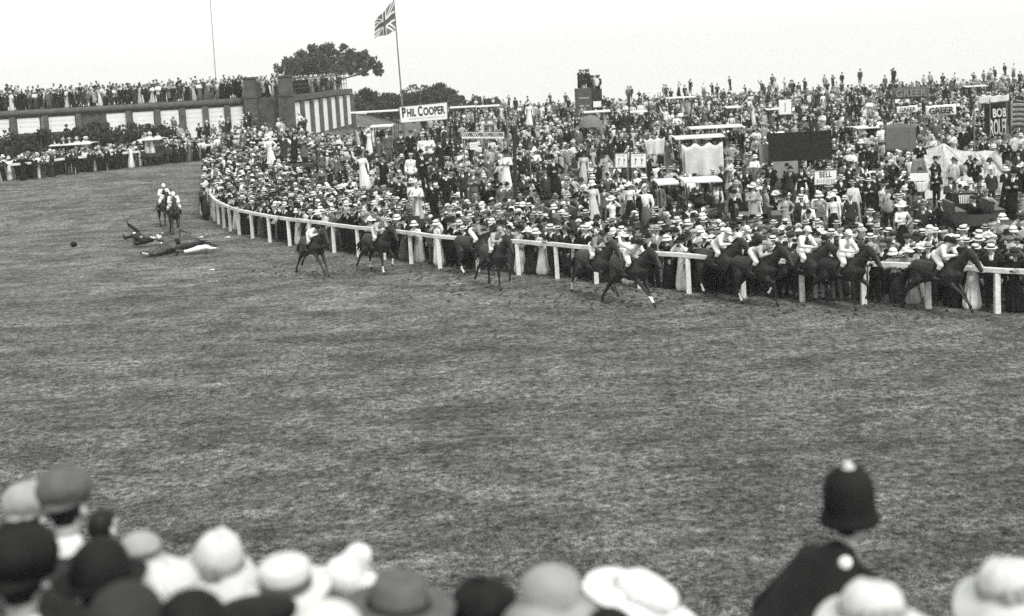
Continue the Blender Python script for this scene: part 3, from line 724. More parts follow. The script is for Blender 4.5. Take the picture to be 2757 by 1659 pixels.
for i, (px, top, Yd, w, lab) in enumerate([(20, 352, 100, 5.5, 'dark shrub at the left edge below the posters'), (105, 345, 100, 4.5, 'shrub below the lettered posters'), (185, 340, 99, 4.5, 'dark bush left of the tallest shrub'), (262, 322, 99, 5.0, 'bushy shrub left of the tall posters'),
        (345, 326, 98, 4.6, 'shrub in front of the first tall white poster'), (415, 324, 98, 4.4, 'rounded shrub at the right end of the shrub row'), (448, 345, 97, 2.6, 'small low shrub right of the shrub row')]):
    t = at(px, top, Yd); g = h(t.x, Yd); tree('shrub', (t.x, Yd, g), t.z - g, w, lab, 50 + i, .12, .16, 60, 46, False, M_leafd, 'shrub', 'shrubs below the poster wall')

# ---------------------------------------------------------------- flag poles and the flag
def pole(px0, py0, px1, py1, Yd, r, label):
    a = at(px1, py1, Yd); t = at(px0, py0, Yd); g = h(a.x, Yd); k = (t - a) / max(t.z - a.z, .1)
    foot = a + k * (g - a.z); root = empty('flagpole', foot, 0, label, 'pole'); m = MB()
    d = t - foot; m.tube([V(0, 0, -.3), d * .35, d * .352, d], [r, r, r * .7, r * .5], 8); m.build('pole', M_wood, root)
    m = MB(); m.lathe(dome(r * .9, 0, r * 1.4, 4), 8, 0, c=d); m.lathe([(r * .9, 0), (r * .9, -.1)], 8, 0, c=d); m.build('finial', M_iron, root); return foot, t
pole(563, -40, 582, 225, 118, .05, 'thin bare mast standing behind the poster wall')
pole(1058, -25, 1083, 285, 96, .085, 'tall flag pole beside the large bookmaker board')
def flag():
    Yd = 95.8; c = [at(1060.7, 2, Yd), at(1064.5, 85, Yd), at(1008, 60, Yd), at(1008.5, 104, Yd)]
    n, k = 80, 48; mb = MB(); o = c[0]
    for j in range(k + 1):
        for i in range(n + 1):
            u, v = i / n, j / k; p = (c[0] * (1 - v) + c[1] * v) * (1 - u) + (c[2] * (1 - v) + c[3] * v) * u
            p = p + V(.0, .22 * u * math.sin(u * 8 + v * 2.2), -.12 * math.sin(u * 3.14) * (1 - v) * -.6 + .06 * math.sin(u * 9 + v)); mb.v.append(tuple(p - o))
    def col(u, v):
        x, y = u * 2 - 1, (v * 2 - 1) * .5          # 2 : 1
        if abs(x) < .1 or abs(y) < .1: return 2
        if abs(x) < .167 or abs(y) < .167: return 0
        d1 = abs(y - x * .5) / 1.118; d2 = abs(y + x * .5) / 1.118; d = min(d1, d2)
        return 2 if d < .034 else 0 if d < .1 else 1
    for j in range(k):
        for i in range(n):
            a = j * (n + 1) + i; mb.f.append((a, a + 1, a + n + 2, a + n + 1)); mb.m.append(col((i + .5) / n, (j + .5) / k))
    f = mb.build('flag', [M_white, M_flagb, M_flagr], None, True, o); tag(f, 'union flag with crosses blowing left from the tall pole', 'flag')
flag()

# ---------------------------------------------------------------- boards, banners, posters with their lettering
def text_mesh(body, w, hgt, m, bold=.02, cond=None, depth=.012):
    cu = bpy.data.curves.new('lettering', 'FONT'); cu.body = body; cu.size = 1; cu.offset = bold; cu.extrude = .02; cu.align_x = 'CENTER'; cu.align_y = 'CENTER'; cu.resolution_u = 3
    o = bpy.data.objects.new('lettering', cu); COL.objects.link(o); me = bpy.data.meshes.new_from_object(o.evaluated_get(bpy.context.evaluated_depsgraph_get()))
    bpy.data.objects.remove(o); v = np.zeros(len(me.vertices) * 3); me.vertices.foreach_get('co', v); v = v.reshape(-1, 3)
    mn, mx = v.min(0), v.max(0); v = (v - (mn + mx) / 2) * np.array([w / (mx[0] - mn[0]), hgt / (mx[1] - mn[1]), depth / .04])
    me.vertices.foreach_set('co', v.ravel()); me.materials.clear(); me.materials.append(m); me.update(); return me
class Board:
    """a flat sign standing at its own distance: corners taken from the photograph, real thickness, posts to the ground"""
    def __init__(s, name, q, Yd, m, label, cat='sign', th=.05, posts=(.06, .94), over=0, frame=None, below=True, cloth=0, tilt=0):
        P = [at(px, py, Yd) for px, py in q]                   # tl, tr, br, bl
        c = sum(P, V(0, 0, 0)) / 4; s.u = ((P[1] + P[2]) - (P[0] + P[3])) / 2; s.v = ((P[0] + P[1]) - (P[3] + P[2])) / 2; s.w = s.u.length; s.hh = s.v.length
        s.n = V(0, -1, 0); s.root = empty(name, (c.x, Yd, h(c.x, Yd)), 0, label, cat); s.o = s.root.location.copy(); s.c = c - s.o
        s.P = [p - s.o for p in P]; n = max(2, int(14 if cloth else 2)); k = 8 if cloth else 2; mb = MB(); tl, tr, br, bl = s.P
        for side in (-1, 1):
            for j in range(k):
                for i in range(n):
                    a, b2 = i / (n - 1), j / (k - 1); p = (tl * (1 - a) + tr * a) * (1 - b2) + (bl * (1 - a) + br * a) * b2
                    mb.v.append(tuple(p + V(0, side * th / 2 + cloth * (math.sin(a * 17 + b2 * 2) * .06 + math.sin(a * 9) * .05) * (.3 + b2), -cloth * .10 * math.sin(a * math.pi * 3) ** 2 * (1 - b2))))
        N = n * k
        for j in range(k - 1):
            for i in range(n - 1):
                a = j * n + i; mb.f += [(a, a + n, a + n + 1, a + 1), (N + a, N + a + 1, N + a + n + 1, N + a + n)]
        for i in range(n - 1):
            mb.f += [(i, i + 1, N + i + 1, N + i), ((k - 1) * n + i + 1, (k - 1) * n + i, N + (k - 1) * n + i, N + (k - 1) * n + i + 1)]
        for j in range(k - 1):
            mb.f += [(j * n, N + j * n, N + (j + 1) * n, (j + 1) * n), (j * n + n - 1, (j + 1) * n + n - 1, N + (j + 1) * n + n - 1, N + j * n + n - 1)]
        mb.m = [0] * len(mb.f); mb.build('cloth' if cloth else 'board', m, s.root, bool(cloth))
        for a in posts:
            top = tl * (1 - a) + tr * a + V(0, th / 2 + .05, over); g = h(top.x + s.o.x, Yd) - s.o.z; m2 = MB(); m2.tube([V(top.x, top.y, g - .2), top], [.045, .038], 7); m2.build('post', M_wood, s.root)
        if frame:
            m2 = MB()
            for a, b2 in ((tl, tr), (bl, br), (tl, bl), (tr, br)): m2.tube([a + V(0, -th / 2 - .004, 0), b2 + V(0, -th / 2 - .004, 0)], .022, 4)
            m2.build('frame', frame, s.root)
        s.th = th; s.cloth = cloth
    def text(s, body, cu, cv, w, hgt, m, bold=.02):
        me = text_mesh(body, s.w * w, s.hh * hgt, m, bold); ux = s.u.normalized(); vy = (s.v - ux * s.v.dot(ux)).normalized(); nn = ux.cross(vy)
        sh = s.v.dot(ux) / s.hh
        M = Matrix((ux, vy, nn)).transposed(); o = link('lettering', me, s.root)
        o.matrix_basis = Matrix.Translation(s.c + s.u * cu + s.v * cv + V(0, -s.th / 2 - .012 - .13 * (1 if s.cloth else 0), 0)) @ M.to_4x4(); return o
    def marks(s, rects, m=None):
        """worn print too small to read, and plain strokes: (u, v, w, h) as shares of the board"""
        mb = MB(); ux = s.u.normalized(); vy = s.v.normalized(); dy = V(0, -s.th / 2 - .008 - .13 * (1 if s.cloth else 0), 0)
        for cu, cv, w, hh in rects:
            p = [s.c + dy + s.u * (cu + a * w / 2) + s.v * (cv + b2 * hh / 2) for a, b2 in ((-1, -1), (1, -1), (1, 1), (-1, 1))]; q = [k + V(0, -.006, 0) for k in p]
            mb.add(p + q, [(4, 5, 6, 7), (0, 3, 2, 1), (0, 1, 5, 4), (1, 2, 6, 5), (2, 3, 7, 6), (3, 0, 4, 7)])
        return mb.build('faded_print', m or M_faint, s.root)
M_faint = mat('faint_print', .34, .9, .3, 6)
def line(cu, cv, w, hh, n, seed=1):
    r = random.Random(seed); out = []; x = cu - w / 2
    while x < cu + w / 2:
        k = w / n * r.uniform(.35, .8); out.append((x + k / 2, cv + r.uniform(-.1, .1) * hh, k * .7, hh * r.uniform(.6, 1))); x += k + w / n * r.uniform(.15, .7)
    return out
SIGNBOX = []
def box4(x0, y0, x1, y1, dy=0): return [(x0, y0), (x1, y0 - dy), (x1, y1 - dy), (x0, y1)]
def sb(q, Yd, keep=1.0): SIGNBOX.append((min(p[0] for p in q), min(p[1] for p in q), max(p[0] for p in q), max(p[1] for p in q), Yd, keep))
q = [(1075, 288), (1204, 275), (1205, 321), (1079, 331)]
b = Board('bookmaker_board', q, 83, M_poster, 'large white board lettered PHIL COOPER raised on two poles', posts=(.02, .97), frame=M_wood); sb(q, 83)
b.text('P', -.412, .12, .085, .60, M_letter, .035); b.text('HIL', -.255, .08, .185, .48, M_letter, .03); b.text('C', -.072, .12, .095, .62, M_letter, .03); b.text('OOPER', .222, .08, .455, .49, M_letter, .03)
b.marks(line(.05, -.31, .74, .07, 30, 2))
q = [(1243, 355), (1358, 355), (1358, 374), (1243, 374)]
b = Board('bookmaker_banner', q, 70, M_poster, 'long narrow white banner repeating COOPER four times', posts=(.03, .5, .97), frame=M_wood); sb(q, 70)
b.text('COOPERCOOPERCOOPERCOOPER', 0, .08, .96, .5, M_letter, .03); b.marks(line(-.05, -.38, .8, .12, 26, 3))
q = [(1263, 384), (1287, 383), (1286, 403), (1266, 403)]
b = Board('paper_notice', q, 69.8, M_poster, 'small white paper notice hung under the narrow COOPER banner', posts=(.5,)); b.marks(line(0, .2, .7, .14, 8, 4) + line(0, -.1, .6, .12, 7, 5)); sb(q, 69.8)
q = [(2097, 270), (2130, 268), (2130, 307), (2098, 309)]
b = Board('number_board', q, 92, M_poster, 'square white board showing a single black stroke on a pole', posts=(.5,), th=.06); b.marks([(0, 0, .05, .62)], M_letter); sb(q, 92)
q = [(2402, 237), (2500, 232), (2502, 263), (2403, 268)]
b = Board('dark_banner', q, 96, mat('dull_grey_cloth', .10, .9, .25, 4), 'dull dark banner with faint grey GREER letters, highest of three', cloth=.5); b.text('GREER', 0, 0, .86, .66, M_glet, .03); sb(q, 96)
q = [(2414, 289), (2470, 282), (2470, 302), (2415, 306)]
b = Board('bookmaker_banner', q, 90, M_poster, 'small slanting white GREER banner left of the larger white one', cloth=.35); b.text('GREER', .0, 0, .8, .6, M_letter, .02); sb(q, 90)
q = [(2492, 285), (2573, 279), (2574, 309), (2493, 314)]
b = Board('bookmaker_banner', q, 88, M_poster, 'larger white GREER banner hanging between two thin poles', cloth=.4); b.text('GREER', 0, -.02, .84, .60, M_letter, .04); sb(q, 88)
q = [(2650, 278), (2719, 272), (2720, 364), (2651, 369)]
b = Board('bookmaker_banner', q, 78, M_dcanvas, 'tall dark banner lettered BOB ROLFE in white', cloth=.4); b.text('BOB', .05, .19, .52, .27, M_wlet, .03); b.text('ROLFE', .02, -.24, .68, .50, M_wlet, .02); sb(q, 78)
q = [(2632, 259), (2716, 254), (2716, 272), (2634, 280)]
b = Board('white_drape', q, 77.5, M_canvas, 'white cloth sagging above the dark lettered banner', 'drape', cloth=.8); sb(q, 77.5)
q = [(2723, 272), (2790, 268), (2790, 350), (2723, 346)]
b = Board('striped_flag', q, 76, mat('pale_flag_cloth', .5, .9, .15, 4), 'big flag of dark and pale horizontal stripes at the right edge', 'flag', cloth=.5, posts=(.0,)); sb(q, 76)
for k in range(6):
    m = MB(); y = .42 - k * .165; n = 14
    for i in range(n + 1):
        a = i / n; p = b.c + b.u * (a - .5) + b.v * y + V(0, -.165, .03 * math.sin(a * 6)); m.v += [tuple(p + b.v * .038), tuple(p - b.v * .038)]
        if i: m.f.append((2 * i - 2, 2 * i - 1, 2 * i + 1, 2 * i)); m.m.append(0)
    m.build('stripe', M_dgrey, b.root)
q = [(2192, 460), (2253, 456), (2253, 494), (2192, 498)]
b = Board('bookmaker_board', q, 52, M_poster, 'white board lettered BELL above smaller grey print', frame=M_wood); b.text('BELL', 0, .2, .52, .40, M_letter, .0); b.marks(line(.03, -.27, .86, .3, 9, 6)); sb(q, 52)
q = [(2067, 360), (2238, 350), (2240, 430), (2072, 436)]
b = Board('black_board', q, 60, M_dcanvas, 'very large plain black board on the right of the hill', 'board', th=.12, posts=(.02, .5, .98)); sb(q, 60)
q = [(2043, 388), (2066, 387), (2072, 436), (2046, 438)]
b = Board('grey_screen', q, 60.4, M_gcanvas, 'pale grey canvas panel at the left end of the large black board', 'screen', th=.08); sb(q, 60.4)
q = [(2080, 436), (2148, 433), (2150, 478), (2082, 480)]
b = Board('grey_screen', q, 59.6, M_gcanvas, 'pale grey canvas sheet below the large black board', 'screen', th=.06); sb(q, 59.6, .5)
q = [(2382, 337), (2465, 333), (2467, 408), (2384, 410)]
b = Board('grey_screen', q, 66, mat('mid_grey_canvas', .13, .9, .2, 2), 'plain mid grey canvas screen left of the sagging white tent', 'screen', cloth=.25); sb(q, 66)
q = [(1834, 388), (1945, 381), (1950, 478), (1842, 482)]
b = Board('white_drape', q, 58, M_canvas, 'large white draped sheet with folds hung behind seated men', 'drape', cloth=1.9); sb(q, 58, .8)
q = [(1732, 374), (1790, 369), (1786, 418), (1744, 420)]
b = Board('white_drape', q, 61, M_canvas, 'small white sheet slung between poles left of the large drape', 'drape', cloth=1.0); sb(q, 61, .6)
for x0, x1, lab in ((1656, 1690, 'white poster board with a small picture, left of its pair'), (1698, 1740, 'white poster board with tall print, right of its pair')):
    q = box4(x0, 413, x1, 452, 1); b = Board('poster_board', q, 56.5, M_poster, lab, frame=M_wood); sb(q, 56.5, .7)
    b.marks([(-.2, -.05, .06, .45), (-.16, .08, .12, .12), (.2, -.05, .06, .45), (.24, .02, .12, .1)] + line(0, .34, .6, .1, 7, x0) + line(0, -.4, .5, .06, 8, x0 + 1))
q = [(2450, 467), (2500, 466), (2500, 487), (2450, 488)]
b = Board('white_placard', q, 50, M_poster, 'small plain white placard in front of the sagging tent', 'placard', posts=(.5,)); sb(q, 50)
q = [(2466, 489), (2497, 489), (2496, 512), (2472, 522)]
b = Board('white_sheet', q, 49, M_canvas, 'white cloth hanging below the small white placard', 'sheet', cloth=.3, posts=(.5,)); sb(q, 49, .7)
q = [(2566, 520), (2632, 518), (2622, 612), (2574, 614)]
b = Board('slatted_screen', q, 43, M_dwood, 'dark stand front with fans of thin white slats, between two men', 'stand', th=.1); sb(q, 43)
for row, (v0, v1, n) in enumerate(((.44, .2, 8), (.0, -.30, 7))):
    for k in range(n):
        a = (k - (n - 1) / 2) / n * .78; m = MB(); m.tube([b.c + b.u * (a * .95) + b.v * v0 + V(0, -.06, 0), b.c + b.u * (a * (.8 if row == 0 else .7)) + b.v * v1 + V(0, -.06, 0)], [.028, .018], 5); m.build('slat', M_white, b.root)
# bare poles standing round the tent
for i, (px, p0, p1, Yd, r, lab) in enumerate([(2454, 300, 412, 62, .04, 'thin bare pole at the left corner of the sagging tent'), (2491, 300, 402, 63, .035, 'bare pole just left of the larger white banner'), (2534, 290, 412, 62, .045, 'bare pole at the peak of the sagging tent'),
        (2624, 284, 415, 58, .04, 'bare pole at the middle peak of the sagging tent'), (2667, 268, 425, 58, .026, 'bare pole crossing the dark lettered banner'), (2716, 340, 424, 58, .035, 'bare pole at the right end of the sagging tent'),
        (1695, 252, 470, 60, .05, 'slim dark pole standing between the two poster boards'), (1386, 345, 560, 50, .09, 'stout dark post standing at the middle of the crowd'), (1366, 300, 380, 68, .05, 'pale thin pole right of the narrow COOPER banner'), (1430, 385, 455, 58, .03, 'thin leaning rod right of the stout dark post')]):
    a, t = at(px, p1, Yd), at(px - (2 if i != 9 else 6), p0, Yd); g = h(a.x, Yd); r0 = empty('tent_pole' if i < 6 else 'pole', (a.x, Yd, g), 0, lab, 'pole')
    m = MB(); m.tube([(0, 0, -.2), (t.x - a.x, 0, t.z - g)], [r, r * .8], 7); m.build('shaft', M_wood if i not in (6, 7) else M_iron, r0); m = MB(); m.lathe(dome(r, 0, r, 3), 7, 0, c=(t.x - a.x, 0, t.z - g)); m.build('cap', M_iron, r0)
# the sagging tent
def tent():
    Yd = 58.0; root = None; N, K = 44, 16; mb = MB()
    top = [(2454, 410), (2486, 405), (2510, 398), (2536, 384), (2560, 398), (2590, 406), (2625, 408), (2650, 404), (2674, 407), (2692, 420), (2714, 426)]
    xs = [p[0] for p in top]; ys = [p[1] for p in top]; c = at(2580, 500, Yd); g = h(c.x, Yd); root = empty('canvas_tent', (c.x, Yd, g), 0, 'big sagging white canvas tent held up by thin poles', 'tent'); o = root.location.copy()
    for side in (0, 1):
        o0 = len(mb.v)
        for j in range(K + 1):
            for i in range(N + 1):
                u, v = i / N, j / K; px = 2456 + u * 258; py = np.interp(px, xs, ys); t = at(px, py, Yd); fall = t.z - g
                rid = max(0, 1 - abs(px - 2536) / 40) + max(0, 1 - abs(px - 2640) / 50)
                yy = -(v ** 1.25) * 3.0 - .10 * math.sin(u * 34 + 3 * v) * v - .25 * rid * (1 - v) + (side * (.02 + 4.4 * v))
                z = t.z - fall * (.97 * v ** (.75 + .25 * rid)) - .30 * math.sin(v * math.pi) * (1 - .6 * rid) + .05 * math.sin(u * 21) * math.sin(v * 3)
                mb.v.append((t.x - o.x + (u - .5) * v * .8, yy if side == 0 else -yy * .9 + .0, z - o.z) if side == 0 else (t.x - o.x + (u - .5) * v * .8, (v ** 1.25) * 3.0 + .01, z - o.z))
        for j in range(K):
            for i in range(N):
                a = o0 + j * (N + 1) + i; mb.f.append((a, a + 1, a + N + 2, a + N + 1)); mb.m.append(0)
    mb.build('canvas', M_tent, root, True)
    m = MB()
    for px in (2460, 2536, 2625, 2674):
        p = at(px, np.interp(px, xs, ys), Yd) - o
        for sx in (-1.1, 1.2): m.tube([p, V(p.x + sx, -3.6, .0)], .012, 4)
    m.build('guy_ropes', M_wood, root)
    SIGNBOX.append((2470, 400, 2700, 480, 55.0, 1.0))
M_tent = mat('tent_canvas', .5, .9, .22, 1.4, .2, .4, .25, 9)
tent()
q = [(2457, 428), (2486, 424), (2500, 470), (2452, 474)]
b = Board('grey_screen', q, 54.5, mat('patched_canvas', .2, .9, .35, 3), 'patched grey canvas flap at the left of the sagging tent', 'screen', cloth=.5); sb(q, 54.5, .6)

# ---------------------------------------------------------------- carriages, motor buses and carts
def wheel(mb_parent, c, r, root):
    m = MB(); w = .05; pts = [V(0, 0, 0)]
    prof = [(r, -w / 2), (r, w / 2), (r * .9, w / 2), (r * .9, -w / 2), (r, -w / 2)]; m.lathe([(a, b2) for a, b2 in prof], 22)
    for k in range(10):
        a = 2 * math.pi * k / 10; m.tube([(0, 0, 0), (r * .92 * math.cos(a), r * .92 * math.sin(a), 0)], .018, 5)
    m.tube([(0, 0, -.09), (0, 0, .09)], .08, 8)
    o = m.build('wheel', M_iron, root); o.rotation_euler = (R(90), 0, 0); o.location = c; return o
DECKS = []
def carriage(name, pos, rz, ln, wd, deck, label, roof=0, body=None, sides=.35, cat='carriage', rw=None, seats=True, roofm=None):
    x, y = pos; g = h(x, y); root = empty(name, (x, y, g), rz, label, cat, None); DECKS.append((x, y, rz, ln, wd, g + deck + .005, roof, seats)); body = body or M_dwood
    m = MB(); n = 9; sec = [(-.44, .34), (-.5, .0), (-.42, -.22), (.42, -.22), (.5, 0), (.44, .34)]
    zz = deck - .12; prof = []
    for i in range(n):
        t = -1 + 2 * i / (n - 1); k = 1 - .12 * abs(t) ** 3; prof.append([V(t * ln / 2, a * wd * k, zz + (c * (.55 + sides) if c > 0 else c * (1 - .35 * abs(t)))) for a, c in sec])
    for i, pr in enumerate(prof):
        b0 = len(m.v); m.v += [tuple(p) for p in pr]
        if i: m.f += [(b0 - 6 + j, b0 - 5 + j, b0 + 1 + j, b0 + j) for j in range(5)]
    m.f += [(0, 1, 2, 3, 4, 5), tuple(len(m.v) - 1 - j for j in range(6))]; m.m = [0] * len(m.f); m.box((0, 0, deck - .03), (ln * .97, wd * .93, .06)); m.build('body', body, root)
    m = MB(); [m.tube([(sx * ln * .32, -wd * .55, .45), (sx * ln * .32, wd * .55, .45)], .04, 6) for sx in (-1, 1)]; m.tube([(-ln * .32, 0, .5), (ln * .32, 0, .5)], .05, 6); m.build('axle', M_iron, root)
    for sx in (-1, 1):
        for sy in (-1, 1): wheel(None, (sx * ln * .32, sy * wd * .58, .46), .46 if sx > 0 else .52, root)
    if seats:
        for t in (-.40, .44):
            m = MB(); m.box((t * ln, 0, deck + .18), (.42, wd * .84, .34)); m.box((t * ln - .2, 0, deck + .45), (.1, wd * .84, .36)); m.build('bench', M_leather, root)
    if roof:
        m = MB(); nn = 8; rl, rwd = (rw or ln * 1.02), wd * 1.12; zt = roof
        for i in range(nn + 1):
            a = -1 + 2 * i / nn
            for sx in (-1, 1):
                zq = zt + .06 * (1 - a * a) + random.uniform(-.012, .012); m.v += [(sx * rl / 2, a * rwd / 2, zq), (sx * rl / 2, a * rwd / 2, zq - .05)]
        for i in range(nn):
            p = i * 4; m.f += [(p, p + 2, p + 6, p + 4), (p + 1, p + 5, p + 7, p + 3), (p, p + 4, p + 5, p + 1), (p + 2, p + 3, p + 7, p + 6)]
        m.f += [(0, 1, 3, 2), (nn * 4, nn * 4 + 2, nn * 4 + 3, nn * 4 + 1)]; m.m = [0] * len(m.f); m.build('canopy', roofm or M_canvas, root)
        for sx in (-1, 1):
            for sy in (-1, 1): m = MB(); m.tube([(sx * ln * .44, sy * wd * .45, deck + .3), (sx * rl * .46, sy * wd * .5, zt - .04)], .03, 6); m.build('canopy_post', M_iron, root)
    return root
def roofed(x0, x1, y, Yd, label, deck=1.0, ht=None, rz=0.0, name='charabanc', wd=1.9, roofm=None):
    a, b2 = at(x0, y, Yd), at(x1, y, Yd); c = (a + b2) / 2; ln = (b2 - a).length; g = h(c.x, Yd)
    rf = c.z - g
    carriage(name, (c.x, Yd), rz, ln * .94, wd, min(deck, max(.75, rf - 1.3)), label, roof=rf, rw=ln, cat='motor bus' if name == 'charabanc' else 'wagon', roofm=roofm)
    SIGNBOX.append((x0, y - 4, x1, y + 6, Yd - .8, .85)); return c
for a in [(1852, 1993, 341, 72, 'dark open bus with a long flat white roof, widest on the hill'), (1811, 1943, 367, 64, 'open bus with a white roof directly above the large white drape'), (1763, 1819, 488, 50, 'short cart with a white top left of the striped awning edge'),
          (1833, 1933, 482, 50, 'cart with a long white top just below the large white drape'), (1949, 1988, 288, 95, 'small white roofed cart in the upper middle of the hill'), (1720, 1777, 247, 120, 'white roofed wagon on the skyline under a lone standing figure'),
          (2056, 2098, 293, 96, 'small white roofed cart just left of the square white board'), (2294, 2364, 342, 76, 'dark van with white roof rail below the small slanting banner'), (945, 1075, 300, 96, 'long white awning left of the largest lettered board'),
          (1212, 1280, 288, 98, 'white awning right of the largest lettered board'), (1282, 1345, 285, 101, 'white awning with a peaked top nearest the centre'), (1690, 1740, 300, 96, 'white roofed cart on the left half of the hill'),
          (2590, 2650, 232, 120, 'white roofed carriage on the skyline above the dark banner'),
          (1570, 1640, 300, 100, 'white roofed cart behind the grey parasol'), (1790, 1870, 262, 115, 'long white roof near the skyline, middle of the hill'), (1000, 1060, 338, 82, 'low white roofed cart below the long white awning'), (380, 442, 374, 92, 'low dark vehicle with a white roof behind the outer rail'), (145, 255, 387, 91, 'long white roofed vehicle behind the outer rail at left')]:
    roofed(*a)
# furniture van on the skyline carrying a group
def van():
    a, b2 = at(1548, 238, 118), at(1618, 236, 118); c = (a + b2) / 2; g = h(c.x, 118); ln = (b2 - a).length; root = empty('furniture_van', (c.x, 118, g), 0, 'tall box van on the skyline carrying a group on top', 'van'); zt = c.z - g
    m = MB(); m.box((-ln * .2, 0, zt / 2 + .35), (ln * .6, 2.0, zt - .7)); m.build('body', M_dgrey_van, root); m = MB(); m.box((ln * .31, 0, zt / 2 + .3), (ln * .38, 1.8, zt - .9)); m.build('cab', M_dwood, root)
    m = MB(); m.box((ln * .3, -.93, zt * .62), (ln * .3, .05, .55)); m.build('sign_panel', M_poster, root); m = MB(); m.box((-ln * .2, -1.02, zt * .6), (ln * .4, .04, .12)); m.box((-ln * .2, -1.02, zt * .78), (ln * .4, .04, .12)); m.build('side_stripe', M_light, root)
    for sx in (-1, 1):
        for sy in (-1, 1): wheel(None, (sx * ln * .34, sy * 1.0, .5), .5, root)
    return root, zt, ln
M_dgrey_van = mat('van_paint', .07, .6, .3, 2)
VAN, VZ, VL = van()
# parasol
def parasol():
    c = at(1590, 338, 72); g = h(c.x, 72); t = at(1590, 310, 72); root = empty('parasol', (c.x, 72, g), 0, 'large open grey parasol among the crowd on the hill', 'parasol'); hz = t.z - g; w = (at(1623, 338, 72) - at(1557, 338, 72)).length / 2; dz = t.z - c.z + .05
    m = MB(); m.lathe([(w, hz - dz), (w * .93, hz - dz * .66), (w * .7, hz - dz * .30), (w * .38, hz - dz * .07), (0, hz)], 16, 0, 1, 1, lambda a, r: -.05 * abs(math.sin(4 * a)) * r / w); m.build('canopy', mat('parasol_cloth', .16, .9, .2, 6), root, True)
    m = MB(); m.tube([(0, 0, .5), (0, 0, hz + .08)], .018, 6); m.build('shaft', M_wood, root)
    m = MB(); [m.tube([(0, 0, hz - .1), (w * .9 * math.cos(k * .785), w * .9 * math.sin(k * .785), hz - dz * .75)], .008, 4) for k in range(8)]; m.build('ribs', M_iron, root)
    SIGNBOX.append((1557, 308, 1623, 340, 72, 1.0))
parasol()
for (x0, x1, y, Yd, lab, rz) in [(1444, 1548, 412, 62, 'long grey slatted farm cart in the middle of the crowd', .05), (1480, 1560, 548, 44.5, 'low open carriage with a pale folded cover behind the front crowd', .15), (1710, 1800, 600, 41, 'dark open carriage behind the front crowd, right of centre', -.2),
                                 (1100, 1200, 520, 47, 'dark cart platform carrying a man in black', .1), (2560, 2680, 540, 40, 'dark carriage behind the slatted stand', -.1), (1990, 2090, 560, 42, 'dark open carriage behind the two women in long pale coats', -.15)]:
    a, b2 = at(x0, y, Yd), at(x1, y, Yd); c = (a + b2) / 2; ln = (b2 - a).length; dk = max(.7, min(1.25, c.z - h(c.x, Yd)))
    carriage('open_cart', (c.x, Yd), rz, ln, 1.5, dk, lab, cat='cart', body=M_wood if 'grey' in lab else M_dwood, sides=.5)

# ---------------------------------------------------------------- horses
def horse_pose(k):
    L = {}   # front right/left, hind right/left: knee|hock, fetlock, hoof ; right is -Y
    if k == 'reach':
        L = dict(fr=[(.80, -.15, .70), (1.04, -.15, .44), (1.13, -.15, .34)], fl=[(.72, .14, .60), (.90, .14, .25), (.97, .14, .12)], hr=[(-.98, -.16, .56), (-1.12, -.16, .20), (-1.12, -.16, .06)], hl=[(-1.12, .15, .66), (-1.36, .15, .36), (-1.44, .15, .26)])
    elif k == 'gather':
        L = dict(fr=[(.80, -.15, .80), (.62, -.15, .52), (.55, -.15, .44)], fl=[(.58, .14, .56), (.62, .14, .18), (.68, .14, .05)], hr=[(-.66, -.16, .50), (-.52, -.17, .18), (-.44, -.17, .05)], hl=[(-.84, .16, .54), (-.86, .16, .20), (-.80, .16, .06)])
    elif k == 'push':
        L = dict(fr=[(.50, -.15, .55), (.50, -.15, .17), (.57, -.15, .04)], fl=[(.78, .14, .74), (.74, .14, .44), (.70, .14, .35)], hr=[(-1.04, -.16, .62), (-1.28, -.16, .28), (-1.36, -.16, .18)], hl=[(-.86, .16, .54), (-.90, .16, .18), (-.86, .16, .05)])
    elif k == 'spread':
        L = dict(fr=[(.84, -.16, .64), (1.18, -.18, .34), (1.29, -.18, .23)], fl=[(.64, .14, .58), (.84, .15, .21), (.92, .15, .06)], hr=[(-.92, -.18, .54), (-1.20, -.2, .20), (-1.24, -.2, .06)], hl=[(-1.14, .16, .62), (-1.46, .18, .32), (-1.54, .18, .22)])
    elif k == 'down':
        L = dict(fr=[(.72, -.16, .62), (.85, -.18, .30), (.92, -.18, .19)], fl=[(.62, .14, .55), (.42, .14, .28), (.44, .14, .15)], hr=[(-.72, -.18, .55), (-.55, -.2, .20), (-.48, -.2, .08)], hl=[(-.96, .15, .60), (-.74, .16, .32), (-.66, .16, .21)])
    return L
SOCKS = {}
